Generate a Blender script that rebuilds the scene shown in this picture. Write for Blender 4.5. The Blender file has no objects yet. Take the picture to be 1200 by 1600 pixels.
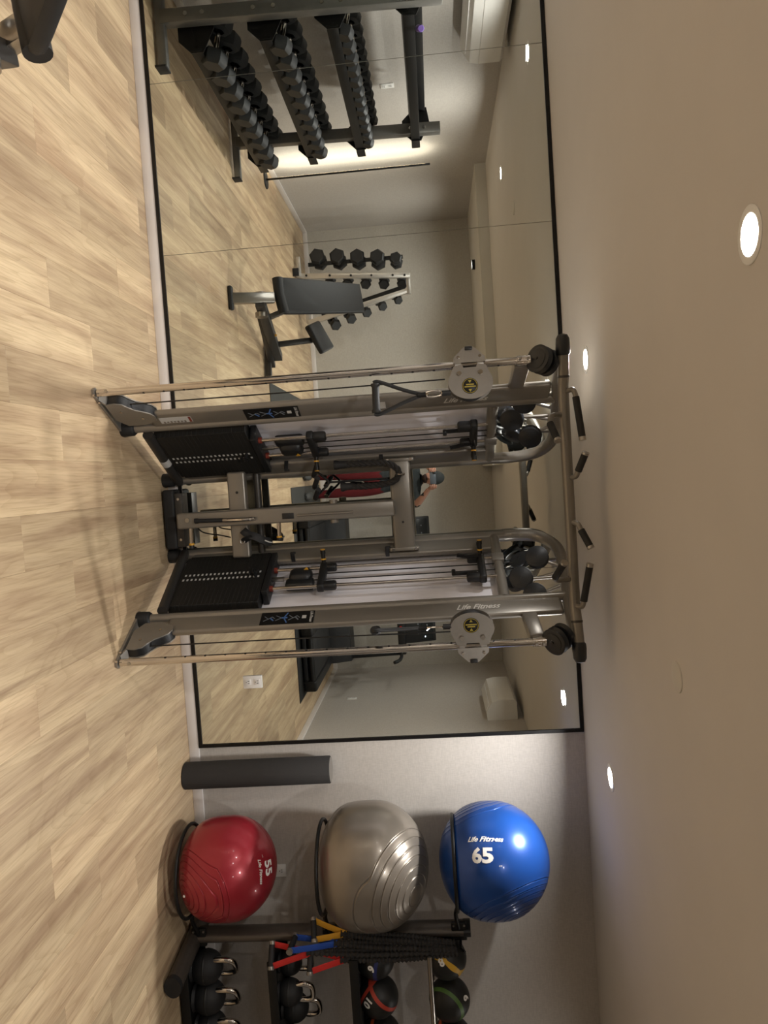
import bpy, bmesh, math, random
from mathutils import Vector, Matrix, noise

random.seed(7)
K = 1.062            # model unit -> metres
SC = bpy.context.scene
COL = SC.collection
PI = math.pi

# ------------------------------------------------------------------ camera
XL, XR, XA, YB, YA, ZC = -3.44, 2.72, 4.9, -6.1, -2.9, 2.413
YAW, PITCH, ROLL, FPX = 0.0487, -0.0705, -0.0637, 1180.0
CAM = Vector((0, -4.5, 1.6236))
fwd = Vector((math.sin(YAW) * math.cos(PITCH), math.cos(YAW) * math.cos(PITCH), math.sin(PITCH)))
rgt = Vector((math.cos(YAW), -math.sin(YAW), 0))
upv = rgt.cross(fwd)
r2 = math.cos(ROLL) * rgt + math.sin(ROLL) * upv
u2 = -math.sin(ROLL) * rgt + math.cos(ROLL) * upv
# the photograph was taken with the phone on its side: picture right = up, picture down = right
cx, cy, cz = u2, -r2, -fwd
cam = bpy.data.cameras.new('camera')
cam.sensor_fit = 'VERTICAL'
cam.sensor_height = 36.0
cam.lens = FPX / 1600.0 * 36.0
cam.clip_start = 0.02
camo = bpy.data.objects.new('camera', cam)
COL.objects.link(camo)
camo.matrix_world = Matrix(((cx.x, cy.x, cz.x, CAM.x * K), (cx.y, cy.y, cz.y, CAM.y * K), (cx.z, cy.z, cz.z, CAM.z * K), (0, 0, 0, 1)))
SC.camera = camo

# ------------------------------------------------------------------ world, exposure
w = bpy.data.worlds.new('world')
w.use_nodes = True
w.node_tree.nodes['Background'].inputs[0].default_value = (0.9, 0.92, 1.0, 1)
w.node_tree.nodes['Background'].inputs[1].default_value = 0.02
SC.world = w
SC.view_settings.view_transform = 'Standard'
SC.view_settings.look = 'None'
SC.view_settings.gamma = 1
SC.view_settings.use_curve_mapping = False
SC.view_settings.exposure = 0.0
cy_ = SC.cycles
cy_.use_denoising = True
cy_.max_bounces = 8
cy_.diffuse_bounces = 3
cy_.glossy_bounces = 4
cy_.use_adaptive_sampling = True
cy_.adaptive_threshold = 0.05
cy_.sample_clamp_indirect = 4.0
cy_.sample_clamp_direct = 0.0
cy_.blur_glossy = 0.5
# downlights: (x, y, watts)
LAMP_W = 25.0
LAMPS = [(-2.72, -0.70, 1.0), (-0.51, -0.62, 1.0), (1.605, -0.68, 1.0), (3.75, -0.68, 0.06),
         (-2.73, -2.75, 1.0), (-0.516, -2.60, 1.0), (1.605, -2.66, 0.75), (1.605, -4.7, 0.4), (-0.51, -4.0, 0.9)]  # the last entry is an added, unseen lamp to brighten the back wall
LAMP_COL = (1.0, 0.98, 0.95)


# ------------------------------------------------------------------ helpers
def lin(c):
    return tuple(((v / 255 / 12.92) if v / 255 <= 0.04045 else ((v / 255 + 0.055) / 1.055) ** 2.4) for v in c) + (1,)


def nd(t, kind, **kw):
    n = t.nodes.new(kind)
    for k, v in kw.items():
        if k in n.inputs:
            n.inputs[k].default_value = v
        else:
            setattr(n, k, v)
    return n


def mat(name, col, rough=0.5, metal=0.0, var=0.06, bump=0.0, scale=40.0, coat=0.0, spec=None, stretch=None, emit=0, trans=0):
    m = bpy.data.materials.new(name)
    m.use_nodes = True
    t = m.node_tree
    b = t.nodes['Principled BSDF']
    c = lin(col)
    b.inputs['Roughness'].default_value = rough
    b.inputs['Metallic'].default_value = metal
    if coat:
        b.inputs['Coat Weight'].default_value = coat
        b.inputs['Coat Roughness'].default_value = 0.08
    if spec is not None:
        b.inputs['Specular IOR Level'].default_value = spec
    if trans:
        b.inputs['Transmission Weight'].default_value = trans
    tc = nd(t, 'ShaderNodeTexCoord')
    mp = nd(t, 'ShaderNodeMapping')
    if stretch:
        mp.inputs['Scale'].default_value = stretch
    t.links.new(tc.outputs['Object'], mp.inputs['Vector'])
    nz = nd(t, 'ShaderNodeTexNoise', Scale=scale, Detail=4.0)
    t.links.new(mp.outputs[0], nz.inputs['Vector'])
    rp = nd(t, 'ShaderNodeValToRGB')
    rp.color_ramp.elements[0].position = 0.3
    rp.color_ramp.elements[1].position = 0.7
    rp.color_ramp.elements[0].color = tuple(v * (1 - var) for v in c[:3]) + (1,)
    rp.color_ramp.elements[1].color = tuple(min(1, v * (1 + var)) for v in c[:3]) + (1,)
    t.links.new(nz.outputs['Fac'], rp.inputs['Fac'])
    t.links.new(rp.outputs['Color'], b.inputs['Base Color'])
    if bump:
        bp = nd(t, 'ShaderNodeBump', Strength=bump, Distance=0.004)
        t.links.new(nz.outputs['Fac'], bp.inputs['Height'])
        t.links.new(bp.outputs[0], b.inputs['Normal'])
    if emit:
        b.inputs['Emission Color'].default_value = c
        b.inputs['Emission Strength'].default_value = emit
    return m


def wood_mat():
    m = bpy.data.materials.new('oak_plank')
    m.use_nodes = True
    t = m.node_tree
    b = t.nodes['Principled BSDF']
    b.inputs['Roughness'].default_value = 0.42
    tc = nd(t, 'ShaderNodeTexCoord')
    oi = nd(t, 'ShaderNodeObjectInfo')
    mul = nd(t, 'ShaderNodeVectorMath', operation='SCALE')
    cmb = nd(t, 'ShaderNodeCombineXYZ')
    for i in range(3):
        t.links.new(oi.outputs['Random'], cmb.inputs[i])
    t.links.new(cmb.outputs[0], mul.inputs[0])
    mul.inputs['Scale'].default_value = 57.0
    add = nd(t, 'ShaderNodeVectorMath', operation='ADD')
    t.links.new(tc.outputs['Object'], add.inputs[0])
    t.links.new(mul.outputs[0], add.inputs[1])
    # broad figure
    mp = nd(t, 'ShaderNodeMapping')
    mp.inputs['Scale'].default_value = (13.0, 0.9, 1.0)
    t.links.new(add.outputs[0], mp.inputs[0])
    n1 = nd(t, 'ShaderNodeTexNoise', Scale=1.0, Detail=5.0, Distortion=0.5)
    t.links.new(mp.outputs[0], n1.inputs[0])
    # cathedral rings: contour lines of a smooth field
    mp2 = nd(t, 'ShaderNodeMapping')
    mp2.inputs['Scale'].default_value = (5.0, 0.55, 1.0)
    t.links.new(add.outputs[0], mp2.inputs[0])
    n2 = nd(t, 'ShaderNodeTexNoise', Scale=1.0, Detail=1.0, Distortion=0.15)
    t.links.new(mp2.outputs[0], n2.inputs[0])
    m1 = nd(t, 'ShaderNodeMath', operation='MULTIPLY')
    m1.inputs[1].default_value = 16.0
    t.links.new(n2.outputs['Fac'], m1.inputs[0])
    m2 = nd(t, 'ShaderNodeMath', operation='FRACT')
    t.links.new(m1.outputs[0], m2.inputs[0])
    # fine pores
    mp3 = nd(t, 'ShaderNodeMapping')
    mp3.inputs['Scale'].default_value = (140.0, 5.0, 1.0)
    t.links.new(add.outputs[0], mp3.inputs[0])
    n3 = nd(t, 'ShaderNodeTexNoise', Scale=1.0, Detail=3.0)
    t.links.new(mp3.outputs[0], n3.inputs[0])
    r1 = nd(t, 'ShaderNodeValToRGB')
    r1.color_ramp.elements[0].position = 0.32
    r1.color_ramp.elements[0].color = lin((174, 147, 117))
    r1.color_ramp.elements[1].position = 0.68
    r1.color_ramp.elements[1].color = lin((218, 194, 157))
    t.links.new(n1.outputs['Fac'], r1.inputs[0])
    mx = nd(t, 'ShaderNodeMix', data_type='RGBA', blend_type='MULTIPLY')
    r2_ = nd(t, 'ShaderNodeValToRGB')
    r2_.color_ramp.elements[0].position = 0.0
    r2_.color_ramp.elements[0].color = (0.74, 0.69, 0.62, 1)
    r2_.color_ramp.elements[1].position = 0.35
    r2_.color_ramp.elements[1].color = (1, 1, 1, 1)
    t.links.new(m2.outputs[0], r2_.inputs[0])
    mx.inputs['Factor'].default_value = 0.38
    t.links.new(r1.outputs[0], mx.inputs['A'])
    t.links.new(r2_.outputs[0], mx.inputs['B'])
    mx2 = nd(t, 'ShaderNodeMix', data_type='RGBA', blend_type='MULTIPLY')
    r3 = nd(t, 'ShaderNodeValToRGB')
    r3.color_ramp.elements[0].position = 0.30
    r3.color_ramp.elements[0].color = (0.70, 0.66, 0.60, 1)
    r3.color_ramp.elements[1].position = 0.55
    r3.color_ramp.elements[1].color = (1, 1, 1, 1)
    t.links.new(n3.outputs['Fac'], r3.inputs[0])
    mx2.inputs['Factor'].default_value = 0.6
    t.links.new(mx.outputs['Result'], mx2.inputs['A'])
    t.links.new(r3.outputs[0], mx2.inputs['B'])
    # per plank tone
    hs = nd(t, 'ShaderNodeHueSaturation')
    mr = nd(t, 'ShaderNodeMapRange')
    mr.inputs['To Min'].default_value = 0.80
    mr.inputs['To Max'].default_value = 1.08
    t.links.new(oi.outputs['Random'], mr.inputs['Value'])
    t.links.new(mr.outputs[0], hs.inputs['Value'])
    t.links.new(mx2.outputs['Result'], hs.inputs['Color'])
    t.links.new(hs.outputs[0], b.inputs['Base Color'])
    bp = nd(t, 'ShaderNodeBump', Strength=0.12, Distance=0.001)
    t.links.new(n3.outputs['Fac'], bp.inputs['Height'])
    t.links.new(bp.outputs[0], b.inputs['Normal'])
    return m


def wall_mat(name, col):
    """woven vinyl wall covering: crossed fine threads"""
    m = bpy.data.materials.new(name)
    m.use_nodes = True
    t = m.node_tree
    b = t.nodes['Principled BSDF']
    b.inputs['Roughness'].default_value = 0.62
    tc = nd(t, 'ShaderNodeTexCoord')
    outs = []
    for sc in ((60, 60, 520), (520, 520, 60)):
        mp = nd(t, 'ShaderNodeMapping')
        mp.inputs['Scale'].default_value = sc
        t.links.new(tc.outputs['Object'], mp.inputs[0])
        n = nd(t, 'ShaderNodeTexNoise', Scale=0.5, Detail=2.0)
        t.links.new(mp.outputs[0], n.inputs[0])
        outs.append(n)
    ad = nd(t, 'ShaderNodeMath', operation='ADD')
    t.links.new(outs[0].outputs['Fac'], ad.inputs[0])
    t.links.new(outs[1].outputs['Fac'], ad.inputs[1])
    rp = nd(t, 'ShaderNodeValToRGB')
    c = lin(col)
    rp.color_ramp.elements[0].position = 0.7
    rp.color_ramp.elements[0].color = tuple(v * 0.93 for v in c[:3]) + (1,)
    rp.color_ramp.elements[1].position = 1.0
    rp.color_ramp.elements[1].color = tuple(v * 1.06 for v in c[:3]) + (1,)
    mm = nd(t, 'ShaderNodeMath', operation='MULTIPLY')
    mm.inputs[1].default_value = 0.85
    t.links.new(ad.outputs[0], mm.inputs[0])
    t.links.new(mm.outputs[0], rp.inputs[0])
    t.links.new(rp.outputs[0], b.inputs['Base Color'])
    bp = nd(t, 'ShaderNodeBump', Strength=0.15, Distance=0.001)
    t.links.new(ad.outputs[0], bp.inputs['Height'])
    t.links.new(bp.outputs[0], b.inputs['Normal'])
    return m


MT = {
    'wood': wood_mat(),
    'wall': wall_mat('greige_wallcovering', (188, 182, 175)),
    'wallg': wall_mat('pale_grey_wallcovering', (188, 182, 172)),
    'ceil': mat('ceiling_paint', (206, 200, 192), 0.75, var=0.015, scale=3),
    'soffit': mat('soffit_paint', (205, 200, 190), 0.7, var=0.015, scale=3),
    'base': mat('white_trim_paint', (222, 216, 212), 0.4, var=0.02, scale=5),
    'sub': mat('subfloor', (120, 95, 70), 0.8),
    'mirror': mat('silvered_glass', (218, 221, 216), 0.0, 1.0, var=0.0),
    'mframe': mat('black_mirror_frame', (14, 13, 14), 0.35, 0.3),
    'white': mat('white_plastic', (232, 230, 226), 0.35, var=0.02),
    'frame': mat('bronze_grey_powder_coat', (134, 129, 121), 0.30, 0.45, var=0.05, bump=0.03, scale=400),
    'framed': mat('dark_grey_powder_coat', (72, 70, 68), 0.4, 0.6, var=0.05),
    'rackgrey': mat('grey_rack_steel', (112, 110, 106), 0.4, 0.5, var=0.04),
    'chrome': mat('chrome', (205, 200, 194), 0.10, 1.0, var=0.01),
    'steel': mat('brushed_steel', (176, 172, 166), 0.28, 1.0, var=0.06, stretch=(1, 1, 40)),
    'plate': mat('satin_grey_plate', (142, 137, 130), 0.35, 0.6, var=0.03),
    'panel': mat('pale_aluminium_panel', (226, 224, 230), 0.45, 0.0, var=0.02, stretch=(60, 60, 1)),
    'black': mat('black_plastic', (24, 25, 27), 0.42, var=0.1),
    'black2': mat('satin_black_steel', (20, 20, 20), 0.45, 0.3, var=0.1),
    'rubber': mat('black_rubber', (27, 27, 28), 0.65, var=0.1, bump=0.1, scale=300),
    'pulley': mat('dark_blue_grey_pulley', (30, 33, 37), 0.38, var=0.08),
    'weight': mat('matt_black_weight_plate', (15, 15, 14), 0.6, var=0.15),
    'mark': mat('pale_printed_mark', (190, 190, 188), 0.5, var=0.02),
    'markblue': mat('blue_print', (74, 110, 170), 0.5, var=0.02),
    'markgrey': mat('grey_print', (110, 116, 124), 0.5, var=0.02),
    'letter': mat('silver_lettering', (225, 222, 216), 0.3, 0.4, var=0.02),
    'yellow': mat('amber_plastic', (214, 160, 50), 0.4, var=0.03),
    'brass': mat('yellow_sticker', (176, 160, 60), 0.5, var=0.05),
    'red_c': mat('red_collar', (120, 45, 30), 0.5, var=0.05),
    'cable': mat('black_coated_cable', (14, 14, 14), 0.4, var=0.02),
    'vinyl': mat('black_vinyl_upholstery', (20, 20, 21), 0.55, var=0.06, bump=0.08, scale=250),
    'rack': mat('rack_bronze_tube', (92, 85, 78), 0.4, 0.55, var=0.06),
    'silverframe': mat('silver_rack_steel', (196, 192, 186), 0.3, 0.6, var=0.03),
    'hex': mat('rubber_hex_head', (27, 28, 29), 0.55, var=0.08, bump=0.06, scale=200),
    'foam': mat('charcoal_foam', (46, 44, 43), 0.85, var=0.12, bump=0.3, scale=260),
    'redball': mat('red_pearl_vinyl', (150, 34, 46), 0.32, 0.25, var=0.04, coat=0.25, scale=6),
    'silverball': mat('silver_pearl_vinyl', (136, 128, 118), 0.30, 0.6, var=0.05, coat=0.2, scale=6),
    'blueball': mat('blue_pearl_vinyl', (24, 68, 140), 0.30, 0.25, var=0.04, coat=0.25, scale=6),
    'print': mat('white_print', (235, 232, 226), 0.5, var=0.01),
    'medblack': mat('black_medicine_ball_rubber', (26, 27, 26), 0.5, var=0.1, bump=0.08, scale=200),
    'medyellow': mat('yellow_stripe', (205, 160, 40), 0.5, var=0.03),
    'medgreen': mat('green_stripe', (78, 112, 50), 0.5, var=0.03),
    'medred': mat('orange_red_stripe', (178, 62, 46), 0.5, var=0.03),
    'medblue': mat('navy_stripe', (34, 44, 104), 0.5, var=0.03),
    'medorange': mat('orange_stripe', (190, 84, 40), 0.5, var=0.03),
    'strapy': mat('yellow_webbing', (206, 150, 38), 0.7, var=0.08, bump=0.2, scale=300),
    'strapb': mat('blue_webbing', (28, 70, 160), 0.7, var=0.08, bump=0.2, scale=300),
    'strapr': mat('red_webbing', (196, 40, 36), 0.7, var=0.08, bump=0.2, scale=300),
    'sleeve': mat('gathered_black_sleeve', (38, 36, 35), 0.8, var=0.25, bump=0.5, scale=90),
    'skin': mat('skin', (178, 132, 112), 0.5, var=0.05),
    'shirt': mat('dark_striped_shirt', (40, 46, 48), 0.9, var=0.55, scale=1, stretch=(0.5, 0.5, 30)),
    'pants': mat('dark_red_trousers', (92, 14, 20), 0.9, var=0.12, scale=12),
    'cap': mat('dark_grey_cap', (46, 50, 52), 0.9, var=0.1),
    'beard': mat('dark_brown_hair', (48, 32, 26), 0.9, var=0.2),
    'shoe': mat('grey_shoe', (74, 74, 72), 0.8, var=0.08),
    'phone': mat('grey_phone_glass', (92, 98, 106), 0.25, 0.2, var=0.02),
    'matg': mat('grey_rubber_mat', (58, 58, 55), 0.85, var=0.06, bump=0.15, scale=200),
    'matb': mat('black_rubber_mat', (24, 24, 24), 0.8, var=0.1, bump=0.15, scale=200),
    'purple': mat('purple_plastic', (104, 80, 150), 0.45, var=0.05),
    'screen': mat('dark_console_glass', (30, 34, 36), 0.25, var=0.05),
    'led_r': mat('red_led', (255, 60, 40), 0.4, emit=1.5, var=0),
    'led_w': mat('white_led', (220, 235, 255), 0.4, emit=3.0, var=0),
    'led_g': mat('green_led', (120, 220, 110), 0.4, emit=1.0, var=0),
    'lamp': mat('downlight_lens', (255, 244, 226), 0.4, emit=26.0, var=0),
    'strip': mat('led_strip', (255, 226, 180), 0.4, emit=9.0, var=0),
}


class MB:
    """collects shapes (model units) that become one mesh object"""
    def __init__(s):
        s.v, s.f, s.sm, s.mi = [], [], [], []

    def add(s, vs, fs, smooth=True, mi=0):
        n = len(s.v)
        s.v += [Vector(v) for v in vs]
        for f in fs:
            s.f.append([i + n for i in f])
            s.sm.append(smooth)
            s.mi.append(mi)
        return s

    def box(s, c, size, R=None, bev=0.0, seg=2, mi=0):
        bm = bmesh.new()
        bmesh.ops.create_cube(bm, size=1)
        for v in bm.verts:
            v.co = Vector((v.co.x * size[0], v.co.y * size[1], v.co.z * size[2]))
        if bev:
            bmesh.ops.bevel(bm, geom=bm.edges[:], offset=min(bev, min(size) * 0.48), segments=seg, profile=0.5, affect='EDGES')
        c = Vector(c)
        M3 = R if R is not None else Matrix.Identity(3)
        bm.verts.index_update()
        s.add([M3 @ v.co + c for v in bm.verts], [[v.index for v in f.verts] for f in bm.faces], bool(bev), mi)
        bm.free()
        return s

    def bar(s, p0, p1, w, h, up=(0, 0, 1), bev=0.0, mi=0):
        """box running from p0 to p1; w across, h along `up`"""
        p0, p1 = Vector(p0), Vector(p1)
        d = (p1 - p0)
        L = d.length
        ey = d.normalized()
        ex = ey.cross(Vector(up))
        if ex.length < 1e-5:
            ex = ey.cross(Vector((1, 0, 0)))
        ex.normalize()
        ez = ex.cross(ey)
        R = Matrix((ex, ey, ez)).transposed()
        return s.box((p0 + p1) / 2, (w, L, h), R, bev, mi=mi)

    def tube(s, pts, r, n=14, closed=False, caps=True, mi=0, flat=None):
        pts = [Vector(p) for p in pts]
        N = len(pts)
        rs = r if isinstance(r, (list, tuple)) else [r] * N
        tan = []
        for i in range(N):
            if closed:
                t = pts[(i + 1) % N] - pts[i - 1]
            else:
                t = pts[min(i + 1, N - 1)] - pts[max(i - 1, 0)]
            tan.append(t.normalized())
        ref = Vector((0, 0, 1)) if abs(tan[0].z) < 0.9 else Vector((1, 0, 0))
        a = tan[0].cross(ref).normalized()
        vs = []
        for i in range(N):
            a = (a - tan[i] * a.dot(tan[i])).normalized()
            b = tan[i].cross(a)
            for k in range(n):
                an = 2 * PI * k / n
                ca, sa = math.cos(an), math.sin(an)
                if flat:
                    ca, sa = ca * flat[0], sa * flat[1]
                vs.append(pts[i] + (a * ca + b * sa) * rs[i])
        fs = []
        for i in range(N if closed else N - 1):
            j = (i + 1) % N
            for k in range(n):
                k2 = (k + 1) % n
                fs.append([i * n + k, i * n + k2, j * n + k2, j * n + k])
        s.add(vs, fs, True, mi)
        if caps and not closed:
            m = len(s.v) - len(vs)
            s.f.append([m + k for k in range(n)][::-1]); s.sm.append(False); s.mi.append(mi)
            s.f.append([m + (N - 1) * n + k for k in range(n)]); s.sm.append(False); s.mi.append(mi)
        return s

    def cyl(s, p0, p1, r, r1=None, n=20, mi=0):
        return s.tube([p0, p1], [r, r if r1 is None else r1], n, mi=mi)

    def lathe(s, prof, o, axis, n=28, mi=0, smooth=True, mifun=None):
        o, az = Vector(o), Vector(axis).normalized()
        ax = az.orthogonal().normalized()
        ay = az.cross(ax)
        vs = []
        for (r, h) in prof:
            for k in range(n):
                a = 2 * PI * k / n
                vs.append(o + az * h + (ax * math.cos(a) + ay * math.sin(a)) * r)
        base = len(s.v)
        s.v += vs
        for i in range(len(prof) - 1):
            for k in range(n):
                k2 = (k + 1) % n
                s.f.append([base + i * n + k, base + i * n + k2, base + (i + 1) * n + k2, base + (i + 1) * n + k])
                s.sm.append(smooth)
                s.mi.append(mifun(i) if mifun else mi)
        return s

    def prism(s, poly, o, ex, ey, t, mi=0, smooth=False):
        """polygon in (ex, ey) swept by t along ex x ey, centred on o"""
        o, ex, ey = Vector(o), Vector(ex).normalized(), Vector(ey).normalized()
        ez = ex.cross(ey)
        n = len(poly)
        vs = [o + ex * p[0] + ey * p[1] - ez * t / 2 for p in poly] + [o + ex * p[0] + ey * p[1] + ez * t / 2 for p in poly]
        fs = [list(range(n))[::-1], [n + i for i in range(n)]]
        for i in range(n):
            j = (i + 1) % n
            fs.append([i, j, n + j, n + i])
        return s.add(vs, fs, smooth, mi)

    def ball(s, c, rad, n=20, R=None, mi=0):
        c = Vector(c)
        if not isinstance(rad, (tuple, list)):
            rad = (rad,) * 3
        vs, fs = [], []
        m = n // 2
        for i in range(m + 1):
            th = PI * i / m
            for k in range(n):
                a = 2 * PI * k / n
                p = Vector((math.sin(th) * math.cos(a) * rad[0], math.sin(th) * math.sin(a) * rad[1], math.cos(th) * rad[2]))
                vs.append((R @ p if R else p) + c)
        for i in range(m):
            for k in range(n):
                k2 = (k + 1) % n
                fs.append([i * n + k, (i + 1) * n + k, (i + 1) * n + k2, i * n + k2])
        return s.add(vs, fs, True, mi)

    def mesh(s, name, mats, org=Vector((0, 0, 0))):
        me = bpy.data.meshes.new(name)
        me.from_pydata([(v - org) * K for v in s.v], [], s.f)
        me.polygons.foreach_set('use_smooth', s.sm)
        me.polygons.foreach_set('material_index', s.mi)
        for m in (mats if isinstance(mats, (list, tuple)) else [mats]):
            me.materials.append(MT[m] if isinstance(m, str) else m)
        me.validate()
        bm = bmesh.new()
        bm.from_mesh(me)
        bmesh.ops.remove_doubles(bm, verts=bm.verts, dist=1e-6)
        bmesh.ops.recalc_face_normals(bm, faces=bm.faces)
        bm.to_mesh(me)
        bm.free()
        me.update()
        try:
            me.set_sharp_from_angle(angle=math.radians(42))
        except Exception:
            pass
        return me

    def build(s, name, mats, parent=None, org=None, label=None):
        if parent is not None:
            o_ = ORG[parent.name]
        else:
            o_ = Vector(org) if org is not None else s.base()
        me = s.mesh(name, mats, o_)
        ob = bpy.data.objects.new(name, me)
        COL.objects.link(ob)
        if parent is not None:
            ob.parent = parent
        else:
            ob.location = o_ * K
        ORG[ob.name] = o_
        if label:
            ob['label'] = label
        return ob

    def base(s):
        xs = [v.x for v in s.v]; ys = [v.y for v in s.v]; zs = [v.z for v in s.v]
        return Vector(((min(xs) + max(xs)) / 2, (min(ys) + max(ys)) / 2, min(zs)))


ORG = {}


def tag(o, label, cat, group=None):
    o['label'] = label
    o['category'] = cat
    if group:
        o['group'] = group
    return o


def thing(name, label, cat, loc=(0, 0, 0), group=None):
    o = bpy.data.objects.new(name, None)
    o.empty_display_size = 0.1
    COL.objects.link(o)
    o.location = Vector(loc) * K
    ORG[o.name] = Vector(loc)
    return tag(o, label, cat, group)


def copy_tree(o, parent=None):
    c = o.copy()
    COL.objects.link(c)
    c.parent = parent
    for ch in o.children:
        copy_tree(ch, c)
    return c


def struct(name, mb, m, org=None):
    o = mb.build(name, m, org=org)
    o['kind'] = 'structure'
    return o


def cr(pts, n=8, closed=False):
    """Catmull-Rom through pts"""
    P = [Vector(p) for p in pts]
    N = len(P)
    out = []
    for i in range(N if closed else N - 1):
        if closed:
            p0, p1, p2, p3 = P[i - 1], P[i], P[(i + 1) % N], P[(i + 2) % N]
        else:
            p0, p1, p2, p3 = P[max(i - 1, 0)], P[i], P[i + 1], P[min(i + 2, N - 1)]
        for k in range(n):
            t = k / n
            out.append(0.5 * ((2 * p1) + (p2 - p0) * t + (2 * p0 - 5 * p1 + 4 * p2 - p3) * t * t + (3 * p1 - p0 - 3 * p2 + p3) * t ** 3))
    if not closed:
        out.append(P[-1])
    return out


def glyphs(body, size, shear=0.0, extrude=0.0, bold=0.0, sub=0):
    """text as flat mesh data (verts 2D centred, faces)"""
    cu = bpy.data.curves.new('tmp_text', 'FONT')
    cu.body = body
    cu.size = size
    cu.shear = shear
    cu.offset = bold
    cu.align_x = 'CENTER'
    cu.align_y = 'CENTER'
    cu.resolution_u = 3
    ob = bpy.data.objects.new('tmp_text', cu)
    COL.objects.link(ob)
    bpy.context.view_layer.update()
    dg = bpy.context.evaluated_depsgraph_get()
    me = bpy.data.meshes.new_from_object(ob.evaluated_get(dg))
    bm = bmesh.new()
    bm.from_mesh(me)
    bmesh.ops.triangulate(bm, faces=bm.faces)
    for _ in range(sub):
        bmesh.ops.subdivide_edges(bm, edges=[e for e in bm.edges if e.calc_length() > size * 0.12], cuts=1)
        bmesh.ops.triangulate(bm, faces=bm.faces)
    bm.verts.index_update()
    V = [(v.co.x, v.co.y) for v in bm.verts]
    F = [[v.index for v in f.verts] for f in bm.faces]
    bm.free()
    bpy.data.objects.remove(ob)
    bpy.data.curves.remove(cu)
    bpy.data.meshes.remove(me)
    return V, F


def flat_text(mb, body, size, o, ex, ey, lift=0.0, shear=0.0, bold=0.0, mi=0, sx=1.0):
    V, F = glyphs(body, size, shear, bold=bold)
    o, ex, ey = Vector(o), Vector(ex).normalized(), Vector(ey).normalized()
    ez = ex.cross(ey)
    mb.add([o + ex * x * sx + ey * y + ez * lift for x, y in V], F, False, mi)
    return mb


ORD = ['first', 'second', 'third', 'fourth', 'fifth', 'sixth', 'seventh', 'eighth', 'ninth', 'tenth', 'eleventh', 'twelfth']

# ================================================================== the room
GAP = 0.01
struct('wall_front', MB().box(((XL + XA) / 2, GAP + 0.05, ZC / 2), (XA - XL + 0.2, 0.1, ZC)), 'wall')
struct('wall_left', MB().box((XL - 0.05, YB / 2, ZC / 2), (0.1, -YB + 0.02, ZC)), 'wall')
struct('wall_back', MB().box(((XL + XR) / 2, YB - 0.05, ZC / 2), (XR - XL + 0.2, 0.1, ZC)), 'wallg')
struct('wall_right', MB().box((XR + 0.05, (YB + YA) / 2, ZC / 2), (0.1, YA - YB, ZC)), 'wall')
struct('wall_alcove_back', MB().box(((XR + XA) / 2 + 0.05, YA - 0.05, ZC / 2), (XA - XR, 0.1, ZC)), 'wall')
struct('wall_alcove_right', MB().box((XA + 0.05, YA / 2, ZC / 2), (0.1, -YA + 0.02, ZC)), 'wall')
struct('ceiling', MB().box(((XL + XA) / 2, YB / 2, ZC + 0.05), (XA - XL + 0.2, -YB + 0.22, 0.1)), 'ceil')
struct('trim_1', MB().box(((XL - 0.03) / 2, (YB - 4.28) / 2, 2.351), (-0.03 - XL, -4.28 - YB, 0.122)), 'soffit')
BH, BT = 0.063, 0.014


def baseboard(name, p0, p1, inward):
    mb = MB()
    p0, p1, n = Vector(p0), Vector(p1), Vector(inward)
    mb.bar(p0 + n * BT / 2 + Vector((0, 0, BH / 2)), p1 + n * BT / 2 + Vector((0, 0, BH / 2)), BT, BH, bev=0.003)
    return struct(name, mb, 'base')


baseboard('baseboard_front', (XL, GAP, 0), (XA, GAP, 0), (0, -1, 0))
baseboard('baseboard_left', (XL, 0, 0), (XL, YB, 0), (1, 0, 0))
baseboard('baseboard_back', (XL, YB, 0), (XR, YB, 0), (0, 1, 0))
baseboard('baseboard_right', (XR, YA, 0), (XR, YB, 0), (-1, 0, 0))

floor = struct('floor', MB().box(((XL + XA) / 2, YB / 2, -0.035), (XA - XL + 0.2, -YB + 0.2, 0.04)), 'sub')
ORG['floor'] = ORG[floor.name]


def planks():
    w_, L, g = 0.2209, 1.15, 0.00025
    cache = {}
    n0 = math.floor((XL + 0.82) / w_)
    n1 = math.ceil((XA + 0.82) / w_)
    for n in range(n0, n1):
        x0, x1 = max(-0.82 + n * w_, XL), min(-0.82 + (n + 1) * w_, XA)
        if x1 - x0 < 0.01:
            continue
        ylow = YB if x0 < XR - 0.02 else YA
        ph = (-1.27, -0.505, -0.89)[(-n - 1) % 3]
        cuts = [GAP]
        y = ph
        while y + L < GAP - 0.02:
            y += L
        while y > ylow + 0.02:
            cuts.append(y)
            y -= L
        cuts.append(ylow)
        for a, b in zip(cuts[:-1], cuts[1:]):
            key = (round(x1 - x0, 3), round(a - b, 3))
            if key not in cache:
                sx, sy = key[0] / 2 - g, key[1] / 2 - g
                c = 0.0005
                vs = [(-sx, -sy, -0.014), (sx, -sy, -0.014), (sx, sy, -0.014), (-sx, sy, -0.014),
                      (-sx, -sy, -c), (sx, -sy, -c), (sx, sy, -c), (-sx, sy, -c),
                      (-sx + c, -sy + c, 0), (sx - c, -sy + c, 0), (sx - c, sy - c, 0), (-sx + c, sy - c, 0)]
                fs = [[3, 2, 1, 0], [8, 9, 10, 11]]
                for q in range(4):
                    r = (q + 1) % 4
                    fs += [[q, r, 4 + r, 4 + q], [4 + q, 4 + r, 8 + r, 8 + q]]
                cache[key] = MB().add(vs, fs, False).mesh('plank', 'wood')
            ob = bpy.data.objects.new('plank', cache[key])
            COL.objects.link(ob)
            ob.parent = floor
            ob.location = (Vector(((x0 + x1) / 2, (a + b) / 2, 0)) - ORG['floor']) * K


planks()

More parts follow.
